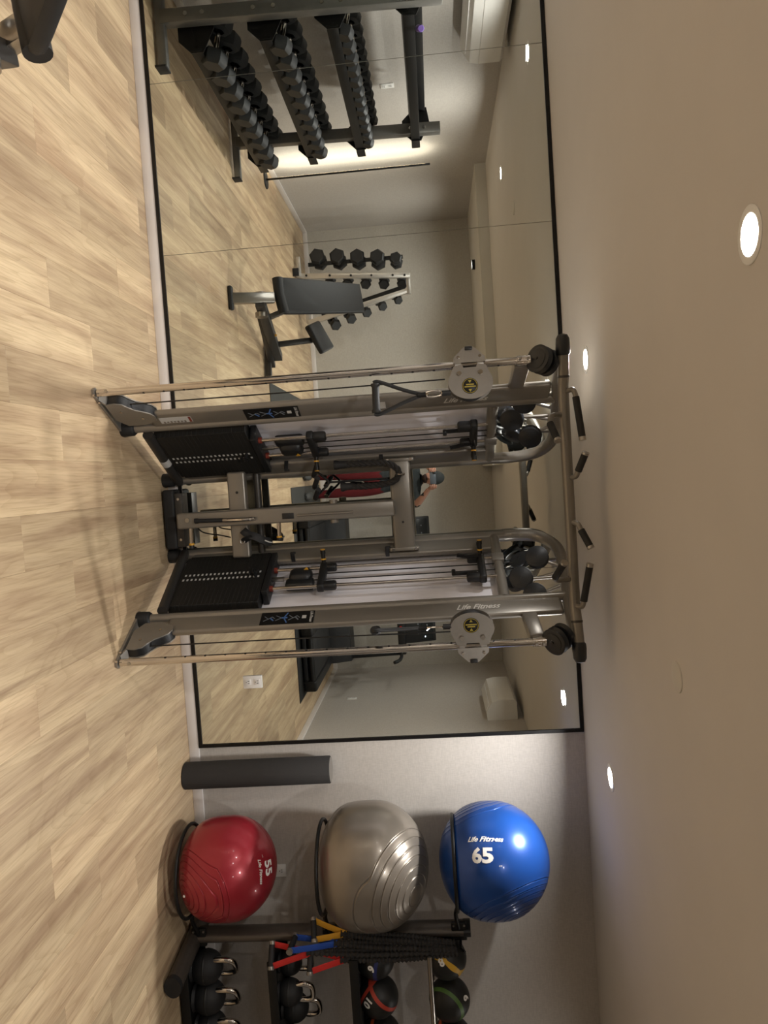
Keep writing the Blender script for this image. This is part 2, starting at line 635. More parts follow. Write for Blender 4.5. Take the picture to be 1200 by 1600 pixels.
# ================================================================== wall mirror
mir = thing('wall_mirror', 'huge wall mirror of joined panes with thin black border behind the cable machine', 'mirror', (-0.9, 0, 0.065))
xs = [XL + 0.018, -2.4015, -1.398, -0.395, 0.608, 1.584]
for a, b in zip(xs[:-1], xs[1:]):
    MB().box(((a + b) / 2, GAP / 2, (0.0855 + 2.3886) / 2), (b - a - 0.003, GAP - 0.001, 2.3886 - 0.0855)).build('mirror_pane', 'mirror', mir)
MB().box(((XL + 1.604) / 2, 0.001, 0.0755), (1.604 - XL, 0.016, 0.0205)).build('border_strip', 'mframe', mir)
MB().box(((XL + 1.604) / 2, 0.001, 2.3995), (1.604 - XL, 0.016, 0.0225)).build('border_strip', 'mframe', mir)
MB().box((1.594, 0.001, 1.2375), (0.02, 0.016, 2.303)).build('border_strip', 'mframe', mir)
MB().box((XL + 0.009, 0.001, 1.2375), (0.018, 0.016, 2.303)).build('border_strip', 'mframe', mir)


def outlet(loc, R, label, name='wall_outlet'):
    t = thing(name, label, 'outlet', loc)
    ex, ez, en = R
    o = Vector(loc)
    ex, ez, en = Vector(ex), Vector(ez), Vector(en)
    RM = Matrix((ex, en, ez)).transposed()
    MB().box(o + en * 0.003, (0.078, 0.008, 0.118), RM, 0.003).build('cover_plate', 'white', t)
    for s in (-1, 1):
        r = MB().box(o + en * 0.0075 + ez * 0.028 * s, (0.036, 0.004, 0.036), RM, 0.004).build('receptacle', 'white', t)
        mb = MB()
        for q in (-1, 1):
            mb.box(o + en * 0.0098 + ez * (0.028 * s + 0.004) + ex * 0.007 * q, (0.003, 0.001, 0.010), RM)
        mb.box(o + en * 0.0098 + ez * (0.028 * s - 0.010), (0.005, 0.001, 0.005), RM)
        mb.build('slot', 'black', r)
    return t


outlet((1.207, -0.001, 0.432), ((1, 0, 0), (0, 0, 1), (0, -1, 0)), 'white double power outlet set into the mirror right of the cable machine')
outlet((2.40, GAP - 0.001, 0.49), ((1, 0, 0), (0, 0, 1), (0, -1, 0)), 'white power outlet on the wall half hidden behind the red ball')
outlet((XL, -2.37, 1.42), ((0, 1, 0), (0, 0, 1), (1, 0, 0)), 'white wall plate high on the left wall behind the dumbbell rack', 'wall_plate')
outlet((XR, -4.63, 0.43), ((0, 1, 0), (0, 0, 1), (-1, 0, 0)), 'white power outlet on the right wall beside the treadmill')


# ================================================================== ceiling fittings
def downlight(x, y, wt, label, ZC=ZC, collar=0.0):
    t = thing('downlight', label, 'light', (x, y, ZC - 0.004), 'recessed ceiling downlights')
    MB().lathe([(0.050, 0.0), (0.066, -0.002), (0.070, 0.0), (0.070, 0.004)], (x, y, ZC - 0.002), (0, 0, 1), 28).build('trim_ring', 'white', t)
    MB().lathe([(0.0001, -0.0015), (0.05, -0.0015), (0.051, 0.003)], (x, y, ZC - 0.001), (0, 0, 1), 28).build('lens', 'lamp', t)
    if collar:
        MB().lathe([(0.054, 0.0), (0.054, -collar), (0.060, -collar), (0.062, 0.0)], (x, y, ZC - 0.002), (0, 0, 1), 28).build('collar', 'black2', t)  # only on the added soffit lights, hides their lens from the mirror
    la = bpy.data.lights.new('downlight_beam', 'AREA')
    la.shape = 'DISK'
    la.size = 0.10 * K
    la.energy = LAMP_W * wt
    la.color = LAMP_COL
    la.spread = math.radians(165)
    lo = bpy.data.objects.new('downlight_beam', la)
    COL.objects.link(lo)
    lo.parent = t
    lo.location = (0, 0, -0.012)


LL = ['bright recessed downlight above the dumbbell rack next to the mirror', 'bright recessed downlight above the left end of the pull-up bar',
      'bright recessed downlight above the blue ball near the mirror corner', 'recessed downlight over the alcove storage rack',
      'recessed downlight above the dumbbell rack away from the mirror', 'largest and nearest downlight at the right edge of the picture',
      'recessed downlight in the ceiling midway to the treadmills', 'recessed downlight over the treadmills', 'recessed downlight in the ceiling just before the soffit']
for (x, y, wt), lb in zip(LAMPS, LL):
    downlight(x, y, wt, lb)
downlight(-2.55, -5.15, 0.75, 'small downlight in the soffit above the dumbbell tree', 2.29, 0.04)  # both soffit lights are added to brighten the back wall
downlight(-0.95, -5.15, 0.75, 'small downlight in the soffit above the empty back wall', 2.29, 0.04)


def disc(x, y, label):
    o = MB().lathe([(0.0001, -0.006), (0.048, -0.006), (0.054, -0.004), (0.055, 0.001)], (x, y, ZC), (0, 0, 1), 28).build('sprinkler_cover', 'soffit', org=(x, y, ZC - 0.006))
    tag(o, label, 'sprinkler', 'round ceiling discs')


disc(0.763, -1.864, 'small round cover disc on the ceiling above the floor before the blue ball')
disc(-2.13, -1.93, 'small round cover disc on the ceiling near the dumbbell rack')


def aircon(loc, sx, label, L):
    """wall split unit; sx = +1 faces +X"""
    t = thing('air_conditioner', label, 'air conditioner', loc)
    x, y, z = loc
    poly = [(0, 0), (0.10, 0.0), (0.20, 0.06), (0.215, 0.12), (0.215, 0.30), (0.19, 0.325), (0, 0.325)]
    MB().prism([(a * sx, b) for a, b in poly], (x, y, z), (1, 0, 0), (0, 0, 1), L).build('casing', 'white', t)
    MB().box((x + sx * 0.218, y, z + 0.215), (0.008, L - 0.02, 0.17), None, 0.003).build('front_panel', 'white', t)
    MB().bar((x + sx * 0.125, y - L / 2 + 0.05, z + 0.012), (x + sx * 0.125, y + L / 2 - 0.05, z + 0.012), 0.07, 0.008, (sx * 0.6, 0, -1)).build('louvre', 'white', t)


aircon((XL, -1.32, 2.045), 1, 'white air conditioner high on the left wall above the dumbbell rack', 0.86)
aircon((XR, -4.05, 2.02), -1, 'white air conditioner high on the right wall above the treadmills', 0.92)


# ================================================================== cable machine
XC = 0.173
TH = math.radians(27.1)
cm = thing('cable_machine', 'large bronze-grey dual pulley cable machine with two weight stacks before the mirror', 'cable machine', (XC, -0.4, 0))


def machine():
    def dirs(sd):
        dr = Vector((sd * math.sin(TH), -math.cos(TH), 0))
        n = Vector((-sd * math.cos(TH), -math.sin(TH), 0))
        return dr, n

    for sd in (-1, 1):
        dr, n = dirs(sd)
        P0 = Vector((XC + sd * 0.267, -0.14, 0))

        def T(s, o, z):
            return P0 + dr * s + n * o + Vector((0, 0, z))
        Rt = Matrix((dr, n, dr.cross(n))).transposed()
        up = Vector((0, 0, 1))
        ey = -dr if sd > 0 else dr          # letter tops when reading upwards
        # ---- front column: round tube with a flat web
        mb = MB()
        mb.cyl(T(0.53, 0, 0.05), T(0.53, 0, 2.262), 0.028)
        mb.box(T(0.603, 0, 1.20), (0.130, 0.034, 2.04), Rt, 0.015, 3)
        fc = mb.build('front_column', 'frame', cm)
        MB().lathe([(0.0001, 0), (0.042, 0), (0.044, 0.01), (0.042, 0.062), (0.035, 0.072), (0.028, 0.074)], T(0.53, 0, 0), up).build('rubber_foot', 'rubber', fc)
        # instruction placard with its little exercise figures
        zc = 0.819
        MB().box(T(0.603, 0.0175, zc), (0.100, 0.002, 0.28), Rt).build('instruction_placard', 'black2', fc)
        ez = ey

        def stroke(mb, pl, m, wd=0.004):
            for (a, b), (c, d) in zip(pl[:-1], pl[1:]):
                p, q = T(0.603, 0.0192, zc) + up * a + ez * b, T(0.603, 0.0192, zc) + up * c + ez * d
                mb.bar(p, q, 0.0008, wd, (q - p).cross(n), mi=m)
        for q, (c0, m) in enumerate([(-0.095, 1), (-0.03, 0), (0.035, 1)]):
            mb = MB()
            if q == 1:
                stroke(mb, [(c0 + 0.03, -0.04), (c0 + 0.012, 0), (c0 + 0.03, 0.04)], 0, 0.006)
                stroke(mb, [(c0 - 0.03, -0.02), (c0, 0), (c0 - 0.03, 0.02)], 1)
                stroke(mb, [(c0, 0), (c0 + 0.03, 0)], 0, 0.010)
            else:
                stroke(mb, [(c0 - 0.028, -0.02), (c0 - 0.005, -0.005), (c0 + 0.015, 0.012), (c0 + 0.030, -0.004)], m)
                stroke(mb, [(c0 - 0.026, 0.018), (c0 - 0.004, -0.004)], m)
                stroke(mb, [(c0 + 0.005, 0.004), (c0 + 0.024, -0.02)], 0 if q == 0 else 1, 0.007)
            mb.build('exercise_figure', ['markblue', 'markgrey', 'mark'], fc)
        mb = MB()
        stroke(mb, [(0.088, -0.012), (0.088, 0.012)], 0, 0.022)
        mb.build('printed_square', 'mark', fc)
        mb = MB()
        flat_text(mb, 'Life Fitness', 0.021, T(0.603, 0.0193, zc + 0.125), -ez, up, 0, 0.3, 0.0006, 0, 0.9)
        mb.build('placard_lettering', 'mark', fc)
        # brand lettering reading upwards
        mb = MB()
        flat_text(mb, 'Life Fitness', 0.055, T(0.597, 0.0185, 1.795), up, ey, 0, 0.45, 0.0012, 0, 0.88)
        mb.build('brand_lettering', 'letter', fc)
        if sd < 0:
            mb = MB()
            mb.box(T(0.605, 0.0175, 0.318), (0.052, 0.002, 0.165), Rt, mi=0)
            for q in range(7):
                mb.box(T(0.590, 0.0190, 0.255 + q * 0.018), (0.012 if q % 2 else 0.016, 0.001, 0.010), Rt, mi=1)
            mb.box(T(0.605, 0.0190, 0.392), (0.046, 0.001, 0.012), Rt, mi=2)
            mb.build('serial_label', ['mark', 'plate', 'red_c'], fc)
            MB().box(T(0.60, 0.0175, 1.37), (0.06, 0.002, 0.055), Rt).build('test_label', 'mark', fc)
        # ---- rear column and the arch over the top
        mb = MB()
        mb.cyl(T(-0.085, 0, 0.05), T(-0.085, 0, 2.02), 0.031)
        mb.box(T(-0.005, 0, 1.045), (0.125, 0.036, 1.77), Rt, 0.014, 3)
        rc = mb.build('rear_column', 'frame', cm)
        MB().lathe([(0.0001, 0), (0.040, 0), (0.042, 0.01), (0.040, 0.062), (0.033, 0.072), (0.028, 0.074)], T(-0.085, 0, 0), up).build('rubber_foot', 'rubber', rc)
        for z in (0.776, 1.323):
            mb = MB().box(T(0.055, 0.032, z), (0.010, 0.065, 0.024), Rt, 0.004)
            mb.box(T(0.055, 0.062, z + 0.006), (0.008, 0.012, 0.030), Rt, 0.003)
            mb.build('accessory_hook', 'black', rc)
        arch = cr([T(-0.085, 0, 2.00), T(-0.085, 0, 2.08), T(-0.055, 0, 2.20), T(0.05, 0, 2.275), T(0.20, 0, 2.288), T(0.36, 0, 2.278), T(0.53, 0, 2.264), T(0.70, 0, 2.250), T(0.855, 0, 2.243)], 7)
        MB().tube(arch, 0.033, 18).build('top_arch', 'frame', cm)
        # ---- cross tubes
        mb = MB().cyl(T(0.51, 0.035, 0.135), T(-0.075, 0.02, 0.100), 0.028)
        bt = mb.build('base_tube', 'framed', cm)
        if sd < 0:
            MB().cyl(T(0.235, 0.0276, 0.1186), T(0.170, 0.0263, 0.1147), 0.0290).build('band_label', 'mark', bt)
        MB().cyl(T(-0.075, 0.0, 1.94), T(0.52, 0, 1.94), 0.029).build('upper_cross_tube', 'frame', cm)
        mb = MB().box(T(0.17, 0.012, 1.94), (0.07, 0.045, 0.066), Rt, 0.004)
        mb.build('rod_clamp', 'plate', cm)
        # ---- back panel
        pn = MB().box(T(0.225, -0.052, 1.0), (0.60, 0.006, 1.87), Rt).build('back_panel', 'panel', cm)
        for z in (0.70, 1.30, 1.86):
            MB().cyl(T(0.07, -0.049, z), T(0.07, -0.044, z), 0.006, n=10).build('screw', 'chrome', pn)
        # ---- guide tube for the sliding pulley
        gt = MB().cyl(T(0.868, 0, 0.02), T(0.868, 0, 2.09), 0.0185, n=24).build('guide_tube', 'chrome', cm)
        mb = MB()
        nv = Vector((sd * 0.2, -1, 0)).normalized()
        mb.cyl(T(0.868, 0, 0.068) + nv * 0.016, T(0.868, 0, 0.068) + nv * 0.021, 0.009, n=12)
        mb.build('bolt_head', 'steel', gt)
        for z in [0.25 + 0.1 * i for i in range(18)]:
            MB().cyl(T(0.868, 0.0165, z), T(0.868, 0.0188, z), 0.006, n=10).build('locating_hole', 'black', gt)
        # ---- floor bracket
        poly = [(0.50, -0.035), (0.62, -0.030), (0.80, -0.026), (0.885, -0.022), (0.900, 0.0), (0.885, 0.022), (0.80, 0.026), (0.62, 0.030), (0.50, 0.035)]
        mb = MB().prism(poly, P0 + Vector((0, 0, 0.007)), dr, n, 0.012)
        mb.bar(T(0.845, 0, 0.012), T(0.74, 0, 0.05), 0.05, 0.01)
        fb = mb.build('floor_bracket', 'plate', cm)
        for s in (0.83, 0.895):
            MB().cyl(T(s, 0.03, 0.010), T(s, 0.03, 0.022), 0.006, n=10).build('bolt_head', 'chrome', fb)
        # ---- lower pulley housing: two curved cheek plates and the wheel between them
        cheek = [(0.80, 0.030), (0.805, 0.075), (0.795, 0.110), (0.765, 0.130), (0.735, 0.155), (0.715, 0.190), (0.695, 0.218), (0.665, 0.232), (0.630, 0.228), (0.60, 0.16), (0.60, 0.07), (0.66, 0.028)]
        hs = None
        for o in (-0.027, 0.027):
            pc = MB().prism(cheek, T(0, o, 0), dr, up, 0.006)
            ob = pc.build('pulley_cheek_plate', 'frame', cm)
            for s, z in ((0.735, 0.085), (0.665, 0.17)):
                MB().cyl(T(s, o, z), T(s, o + (0.008 if o > 0 else -0.008), z), 0.007, n=10).build('bolt_head', 'chrome', ob)
        inner = [(s * 0.97 + 0.02, z * 0.98) for s, z in cheek]
        MB().prism(inner, T(0, 0, 0), dr, up, 0.044).build('cable_guard', 'black', cm)
        MB().tube([T(0.752, 0.0, 0.13), T(0.752, 0.0, 0.44), T(0.752, 0.0, 0.92), T(0.762, 0.0, 1.70)], 0.0035, 8).build('lower_cable', 'cable', cm)
        # ---- bracket that holds the top of the guide tube
        mb = MB().bar(T(0.665, 0, 2.045), T(0.845, 0, 2.06), 0.050, 0.075, bev=0.012)
        mb.build('upper_bracket', 'plate', cm)
        mb = MB().cyl(T(0.868, 0, 2.035), T(0.868, 0, 2.098), 0.024, n=24)
        tc_ = mb.build('tube_clamp', 'chrome', cm)
        for z in (2.05, 2.085):
            MB().cyl(T(0.868, 0, z) + nv * 0.022, T(0.868, 0, z) + nv * 0.036, 0.007, n=10).build('bolt_head', 'steel', tc_)
        MB().cyl(T(0.868, 0, 2.096), T(0.868, 0, 2.102), 0.017, n=20).build('tube_plug', 'black', cm)
        # ---- sliding pulley carriage
        zt = 1.815 if sd < 0 else 1.752
        G = T(0.868, 0, 0)
        ex = Vector((-sd * 1.0, -0.12, 0)).normalized()        # towards the machine's middle
        en = ex.cross(up) if sd < 0 else up.cross(ex)
        if en.y > 0:
            en = -en
        q0 = 0.10
        plate_poly = []
        for k in range(25):
            a = math.radians(-120 + 240 * k / 24)
            plate_poly.append((q0 + 0.092 * math.cos(a) * 0.86 - 0.01, 0.104 * math.sin(a)))
        plate_poly += [(0.012, 0.075), (0.004, 0.035), (0.02, 0.030), (0.02, -0.030), (0.004, -0.035), (0.012, -0.075)]
        front = None
        for o in (0.030, -0.030):
            ob = MB().prism(plate_poly, G + up * zt + en * o, ex, up, 0.005).build('carriage_plate', 'plate', cm)
            if o > 0:
                front = ob
        MB().lathe([(0.012, -0.018), (0.072, -0.018), (0.078, -0.014), (0.062, 0), (0.078, 0.014), (0.072, 0.018), (0.012, 0.018)], G + ex * 0.095 + up * (zt - 0.005), en, 32).build('carriage_pulley', 'pulley', cm)
        sc_ = G + ex * 0.108 + up * (zt - 0.004) + en * 0.0335
        st = MB().lathe([(0.0001, 0.0008), (0.036, 0.0008), (0.037, 0)], sc_, en, 28).build('round_sticker', 'black2', front)
        mb = MB()
        mb.tube([sc_ + en * 0.0012 + (ex * math.cos(2 * PI * k / 28) + up * math.sin(2 * PI * k / 28)) * 0.033 for k in range(28)], 0.0014, 6, closed=True)
        tex = -ex if sd < 0 else ex
        for q, hl in ((0.004, 0.026), (-0.006, 0.018)):
            mb.bar(sc_ + en * 0.0014 + ex * q - up * hl, sc_ + en * 0.0014 + ex * q + up * hl, 0.0006, 0.006, ex)
        for q in (-1, 1):
            mb.prism([(-0.008, -0.005), (0.008, -0.005), (0, 0.008)], sc_ + en * 0.0012 + ex * 0.021 * q, up, ex, 0.0006)
        mb.build('sticker_print', 'brass', st)
        for a, b in ((0.048, 0.048), (0.048, -0.050)):
            MB().cyl(G + ex * a + up * (zt + b) + en * 0.030, G + ex * a + up * (zt + b) + en * 0.043, 0.011, n=14).build('bolt_head', 'chrome', front)
        # collar that rides the tube, with its spring pin outside
        mb = MB()
        for b in (-0.052, 0.052):
            mb.cyl(G + up * (zt + b - 0.014), G + up * (zt + b + 0.014), 0.026, n=24)
        cap = [(-0.005, -0.075), (-0.03, -0.072), (-0.075, -0.025), (-0.082, 0.0), (-0.075, 0.025), (-0.03, 0.072), (-0.005, 0.075)]
        mb.prism(cap, G + up * zt + en * 0.024, ex, up, 0.006)
        mb.prism(cap, G + up * zt - en * 0.024, ex, up, 0.006)
        mb.box(G + up * zt - ex * 0.045, (0.05, 0.044, 0.05), Matrix((ex, en, up)).transposed(), 0.006)
        co = mb.build('carriage_collar', 'steel', cm)
        mb = MB().box(G + up * zt - ex * 0.070 + en * 0.03, (0.018, 0.012, 0.036), Matrix((ex, en, up)).transposed(), 0.004)
        mb.build('release_grip', 'black', co)
        for b in (-0.05, 0.05):
            MB().cyl(G + up * (zt + b) - ex * 0.03 + en * 0.024, G + up * (zt + b) - ex * 0.03 + en * 0.036, 0.007, n=10).build('bolt_head', 'chrome', co)
        # upper cable from carriage to the pulley under the bar
        MB().tube([T(0.868, 0.012, zt + 0.09), T(0.868, 0.004, 2.13)], 0.0035, 8).build('upper_cable', 'cable', cm)

        # ---- weight stack
        ws = MB().box(T(0.235, -0.005, 0.155), (0.46, 0.075, 0.02), Rt, 0.004).build('weight_stack', 'weight', cm)
        pm = None
        for k in range(20):
            if pm is None:
                first = MB().box(T(0.235, -0.005, 0.1775), (0.472, 0.082, 0.0243), Rt, 0.0012, 1).build('weight_plate', 'weight', ws)
                pm = first
            else:
                ob = bpy.data.objects.new('weight_plate', pm.data)
                COL.objects.link(ob)
                ob.parent = ws
                ob.location = (0, 0, 0.0238 * k * K)
        mb = MB()
        for k in range(19):
            for q in (0, 1):
                mb.box(T(0.19 + 0.045 * q, 0.0365, 0.181 + 0.0238 * k - q * 0.004), (0.016, 0.002, 0.010), Rt)
        mb.build('number_mark', 'mark', ws)['kind'] = 'stuff'
        mb = MB().box(T(0.205, 0.0, 0.665), (0.38, 0.095, 0.034), Rt, 0.004)
        mb.build('top_plate', 'black', ws)
        # selector pin on its coiled lanyard
        pts = [T(0.20 + 0.03 * math.sin(a * 1.3), 0.050 + 0.008 * math.cos(a), 0.60 - 0.004 * a) for a in [i * 0.35 for i in range(40)]]
        mb = MB().tube(pts, 0.0035, 6)
        mb.cyl(T(0.235, 0.036, 0.59), T(0.235, 0.068, 0.59), 0.009, n=12)
        mb.build('selector_pin', 'black', cm)
        # ---- guide rods, collars, running cables
        for s in (0.33, 0.155):
            rd = MB().cyl(T(s, 0.012, 0.60), T(s, 0.012, 1.95), 0.0105, n=16).build('guide_rod', 'chrome', cm)
            MB().cyl(T(s, 0.012, 0.682), T(s, 0.012, 0.70), 0.017, n=16).build('rod_collar', 'red_c', rd)
        for s in (0.215, 0.272):
            MB().tube([T(s, 0.015, 0.86), T(s, 0.015, 2.02)], 0.0035, 8).build('running_cable', 'cable', cm)
        mb = MB().box(T(0.243, 0.012, 0.715), (0.022, 0.022, 0.07), Rt, 0.004)
        mb.cyl(T(0.243, 0.012, 0.74), T(0.243, 0.012, 0.80), 0.006, n=10)
        mb.build('stack_hook', 'steel', cm)
        # floating pulley block above the stack
        mb = MB().box(T(0.225, 0.012, 0.842), (0.10, 0.07, 0.13), Rt, 0.03, 3)
        mb.box(T(0.285, 0.0, 0.842), (0.075, 0.05, 0.16), Rt, 0.018, 3)
        fp = mb.build('floating_pulley_block', 'black', cm)
        wl = MB().prism([(-0.013, -0.011), (0.013, -0.011), (0, 0.013)], T(0.205, 0.0485, 0.875), up, ey, 0.002).build('warning_triangle', 'yellow', fp)
        # stack lock carriages with pop pins: lower and upper
        for zz, flip in ((0.965, 1), (1.845, -1)):
            mb = MB().box(T(0.245, 0.014, zz), (0.235, 0.050, 0.042), Rt, 0.012, 3)
            mb.box(T(0.33, 0.014, zz + 0.045 * flip), (0.052, 0.045, 0.085), Rt, 0.014, 3)
            mb.box(T(0.155, 0.014, zz + 0.040 * flip), (0.046, 0.042, 0.070), Rt, 0.014, 3)
            if flip < 0:
                mb.bar(T(0.30, 0.02, zz - 0.03), T(0.30, 0.02, zz - 0.15), 0.014, 0.012, dr)
                mb.box(T(0.285, 0.02, zz - 0.155), (0.045, 0.02, 0.022), Rt, 0.006)
                mb.bar(T(0.17, 0.03, zz - 0.01), T(0.165, 0.05, zz - 0.13), 0.018, 0.012, dr)
                mb.bar(T(0.13, 0.03, zz), T(0.05, 0.05, zz - 0.005), 0.018, 0.020)
            lc = mb.build('stack_lock_carriage', 'black', cm)
            kb = MB().cyl(T(0.14, 0.035, zz), T(0.118, 0.085, zz), 0.012, n=16)
            kb.cyl(T(0.118, 0.085, zz), T(0.110, 0.105, zz), 0.0145, n=16)
            kb.build('pop_pin_knob', 'black2', lc)
            kb = MB().cyl(T(0.132, 0.053, zz), T(0.129, 0.060, zz), 0.0150, n=16)
            kb.cyl(T(0.110, 0.105, zz), T(0.109, 0.108, zz), 0.0135, n=16)
            kb.build('amber_ring', 'yellow', lc)
        # ---- pulleys inside the arch and under the bar end
        wheel = [(0.008, -0.006), (0.02, -0.016), (0.056, -0.019), (0.062, -0.016), (0.050, -0.003), (0.050, 0.003), (0.062, 0.016), (0.056, 0.019), (0.02, 0.016), (0.008, 0.006)]
        ax_in = (n * 0.55 + Vector((0, -0.62, -0.22))).normalized()
        spots = [(0.36, 0.01, 2.045, ax_in), (0.215, 0.04, 2.150, ax_in), (0.46, -0.03, 2.105, ax_in), (0.30, -0.05, 2.03, (n * 0.9 + Vector((0, -0.2, -0.5))).normalized()), (0.12, -0.04, 2.07, (n * 0.9 + Vector((0, 0, -0.5))).normalized())]
        for s, o, z, ax in spots:
            pw = MB().lathe(wheel, T(s, o, z), ax, 28).build('pulley_wheel', 'pulley', cm)
            MB().lathe([(0.0001, 0.027), (0.012, 0.0265), (0.034, 0.0235), (0.052, 0.0185)], T(s, o, z), ax, 28).build('pulley_hub', 'pulley', pw)
            MB().cyl(T(s, o, z) + ax * 0.024, T(s, o, z) + ax * 0.029, 0.007, n=10).build('axle_bolt', 'black', pw)
            MB().tube([T(s, o, z) - ax * 0.02, T(s * 0.7 + 0.1, 0, 2.262)], 0.010, 10).build('hanger', 'steel', pw)
        axb = Vector((sd * 0.22, -0.66, -0.70)).normalized()
        pc = T(0.868, 0, 2.155) + Vector((-sd * 0.01, -0.012, 0))
        for q, rr in ((0.026, 1.0), (-0.026, 0.98)):
            pw = MB().lathe([(r * rr * 1.06, h * 0.9) for r, h in wheel], pc + axb * q, axb, 32).build('end_pulley', 'pulley', cm)
            if q > 0:
                MB().lathe([(0.0001, 0.022), (0.030, 0.0215), (0.046, 0.0185)], pc + axb * q, axb, 28).build('pulley_hub', 'pulley', pw)
                MB().cyl(pc + axb * (q + 0.018), pc + axb * (q + 0.026), 0.007, n=12).build('axle_bolt', 'black', pw)

    # ---- pull-up bar across the top
    zb, yb = 2.243, -0.905
    bar_pts = cr([(XC - 0.70, yb - 0.035, zb + 0.004), (XC - 0.58, yb - 0.015, zb + 0.002), (XC - 0.50, yb, zb), (XC - 0.25, yb + 0.004, zb), (XC, yb + 0.004, zb),
                  (XC + 0.25, yb + 0.004, zb), (XC + 0.50, yb, zb), (XC + 0.58, yb - 0.015, zb + 0.002), (XC + 0.70, yb - 0.035, zb + 0.004)], 5)
    pb = MB().tube(bar_pts, 0.0262, 20).build('pull_up_bar', 'frame', cm)
    for sd in (-1, 1):
        a = Vector((XC + sd * 0.675, yb - 0.031, zb + 0.003))
        d = Vector((sd, -0.16, 0)).normalized()
        MB().lathe([(0.0262, 0), (0.033, 0.008), (0.034, 0.03), (0.031, 0.075), (0.022, 0.092), (0.0001, 0.098)], a - d * 0.005, d, 24).build('bar_end_cap', 'pulley', pb)
        MB().lathe([(0.0255, -0.006), (0.028, -0.005), (0.028, 0.005), (0.0255, 0.006)], Vector((XC + sd * 0.575, yb - 0.014, zb + 0.002)), d, 24).build('seam_ring', 'framed', pb)
    grips = [[(-0.33, 0.0, 0.005), (-0.335, -0.040, 0.035), (-0.31, -0.055, 0.045), (-0.105, -0.075, 0.062)],
             [(0.068, 0.0, 0.005), (0.066, -0.035, 0.028), (0.045, -0.05, 0.038), (-0.038, -0.085, 0.070)],
             [(0.278, 0.0, 0.0), (0.285, -0.035, 0.025), (0.310, -0.05, 0.036), (0.392, -0.085, 0.070)],
             [(0.668, 0.0, -0.005), (0.674, -0.040, 0.022), (0.655, -0.055, 0.030), (0.475, -0.080, 0.064)],
             [(-0.225, -0.01, -0.02), (-0.222, -0.035, -0.062), (-0.190, -0.065, -0.080), (-0.105, -0.135, -0.060)],
             [(0.545, -0.01, -0.02), (0.545, -0.035, -0.075), (0.530, -0.070, -0.098), (0.452, -0.140, -0.062)]]
    for g in grips:
        P = [Vector((x, yb + dy, zb + dz)) for x, dy, dz in g]
        path = cr(P[:3], 6)
        hg = MB().tube(path + [P[3]], 0.0125, 14).build('grip_handle', 'frame', cm)
        d = (P[3] - P[2])
        MB().tube([P[2] + d * 0.05, P[2] + d * 0.95], 0.0165, 16).build('rubber_grip', 'rubber', hg)
        MB().tube([P[2] + d * 0.95, P[3] + d.normalized() * 0.006], 0.0168, 16).build('grip_end', 'steel', hg)

    # ---- middle frame between the towers
    mb = MB().box((XC, -0.175, 0.475), (0.50, 0.06, 0.105), None, 0.012, 3)
    lcm = mb.build('lower_crossmember', 'frame', cm)
    MB().cyl((XC - 0.24, -0.10, 0.575), (XC + 0.24, -0.10, 0.575), 0.022).build('rear_crossbar', 'framed', cm)
    MB().cyl((XC - 0.13, -0.204, 0.478), (XC - 0.13, -0.209, 0.478), 0.008, n=12).build('bolt_hole', 'black', lcm)
    ucm = MB().box((XC, -0.175, 1.425), (0.52, 0.065, 0.12), None, 0.014, 3).build('upper_crossmember', 'frame', cm)
    for sd in (-1, 1):
        pl = MB().box((XC + sd * 0.255, -0.172, 1.425), (0.020, 0.085, 0.165), None, 0.004).build('mounting_plate', 'frame', ucm)
        for z in (1.36, 1.49):
            MB().cyl((XC + sd * 0.255, -0.214, z), (XC + sd * 0.255, -0.222, z), 0.008, n=10).build('bolt_head', 'chrome', pl)
    MB().cyl((XC + 0.10, -0.208, 1.425), (XC + 0.10, -0.212, 1.425), 0.007, n=12).build('bolt_hole', 'black', ucm)
    mb = MB().box((0.187, -0.215, 0.755), (0.092, 0.075, 1.26), None, 0.012, 3)
    ccol = mb.build('centre_column', 'frame', cm)
    MB().box((0.195, -0.2535, 0.775), (0.034, 0.003, 0.068), None, 0.002).build('slot', 'black', ccol)
    MB().cyl((0.120, -0.218, 1.035), (0.252, -0.218, 1.035), 0.024).build('pivot_collar', 'frame', ccol)
    MB().cyl((0.195, -0.258, 0.83), (0.195, -0.258, 1.15), 0.006, n=12).build('slide_rod', 'steel', ccol)
    mb = MB().cyl((0.19, -0.262, 0.235), (0.19, -0.262, 0.255), 0.015)
    mb.cyl((0.19, -0.268, 0.255), (0.195, -0.272, 0.405), 0.012)
    cg = mb.build('lift_grip', 'rubber', ccol)
    MB().tube(cr([(0.195, -0.272, 0.405), (0.196, -0.285, 0.44), (0.197, -0.292, 0.50), (0.197, -0.285, 0.56), (0.197, -0.262, 0.585)], 6), [0.012] * 12 + [0.011] * 13, 14).build('chrome_handle', 'chrome', ccol)
    MB().cyl((0.183, -0.254, 0.19), (0.183, -0.262, 0.19), 0.013, n=16).build('pivot_bolt', 'steel', ccol)
    for z, L in ((0.20, 0.115), (0.715, 0.10)):
        pp = MB().cyl((0.232, -0.232, z), (0.232 + L * 0.75, -0.236, z - 0.002), 0.012, n=16).build('pop_pin', 'chrome', ccol)
        MB().cyl((0.232 + L * 0.75, -0.236, z - 0.002), (0.232 + L * 0.85, -0.2365, z - 0.002), 0.0155, n=16).build('amber_ring', 'yellow', pp)
        MB().cyl((0.232 + L * 0.85, -0.2365, z - 0.002), (0.232 + L, -0.237, z - 0.002), 0.015, n=16).build('pin_knob', 'black', pp)
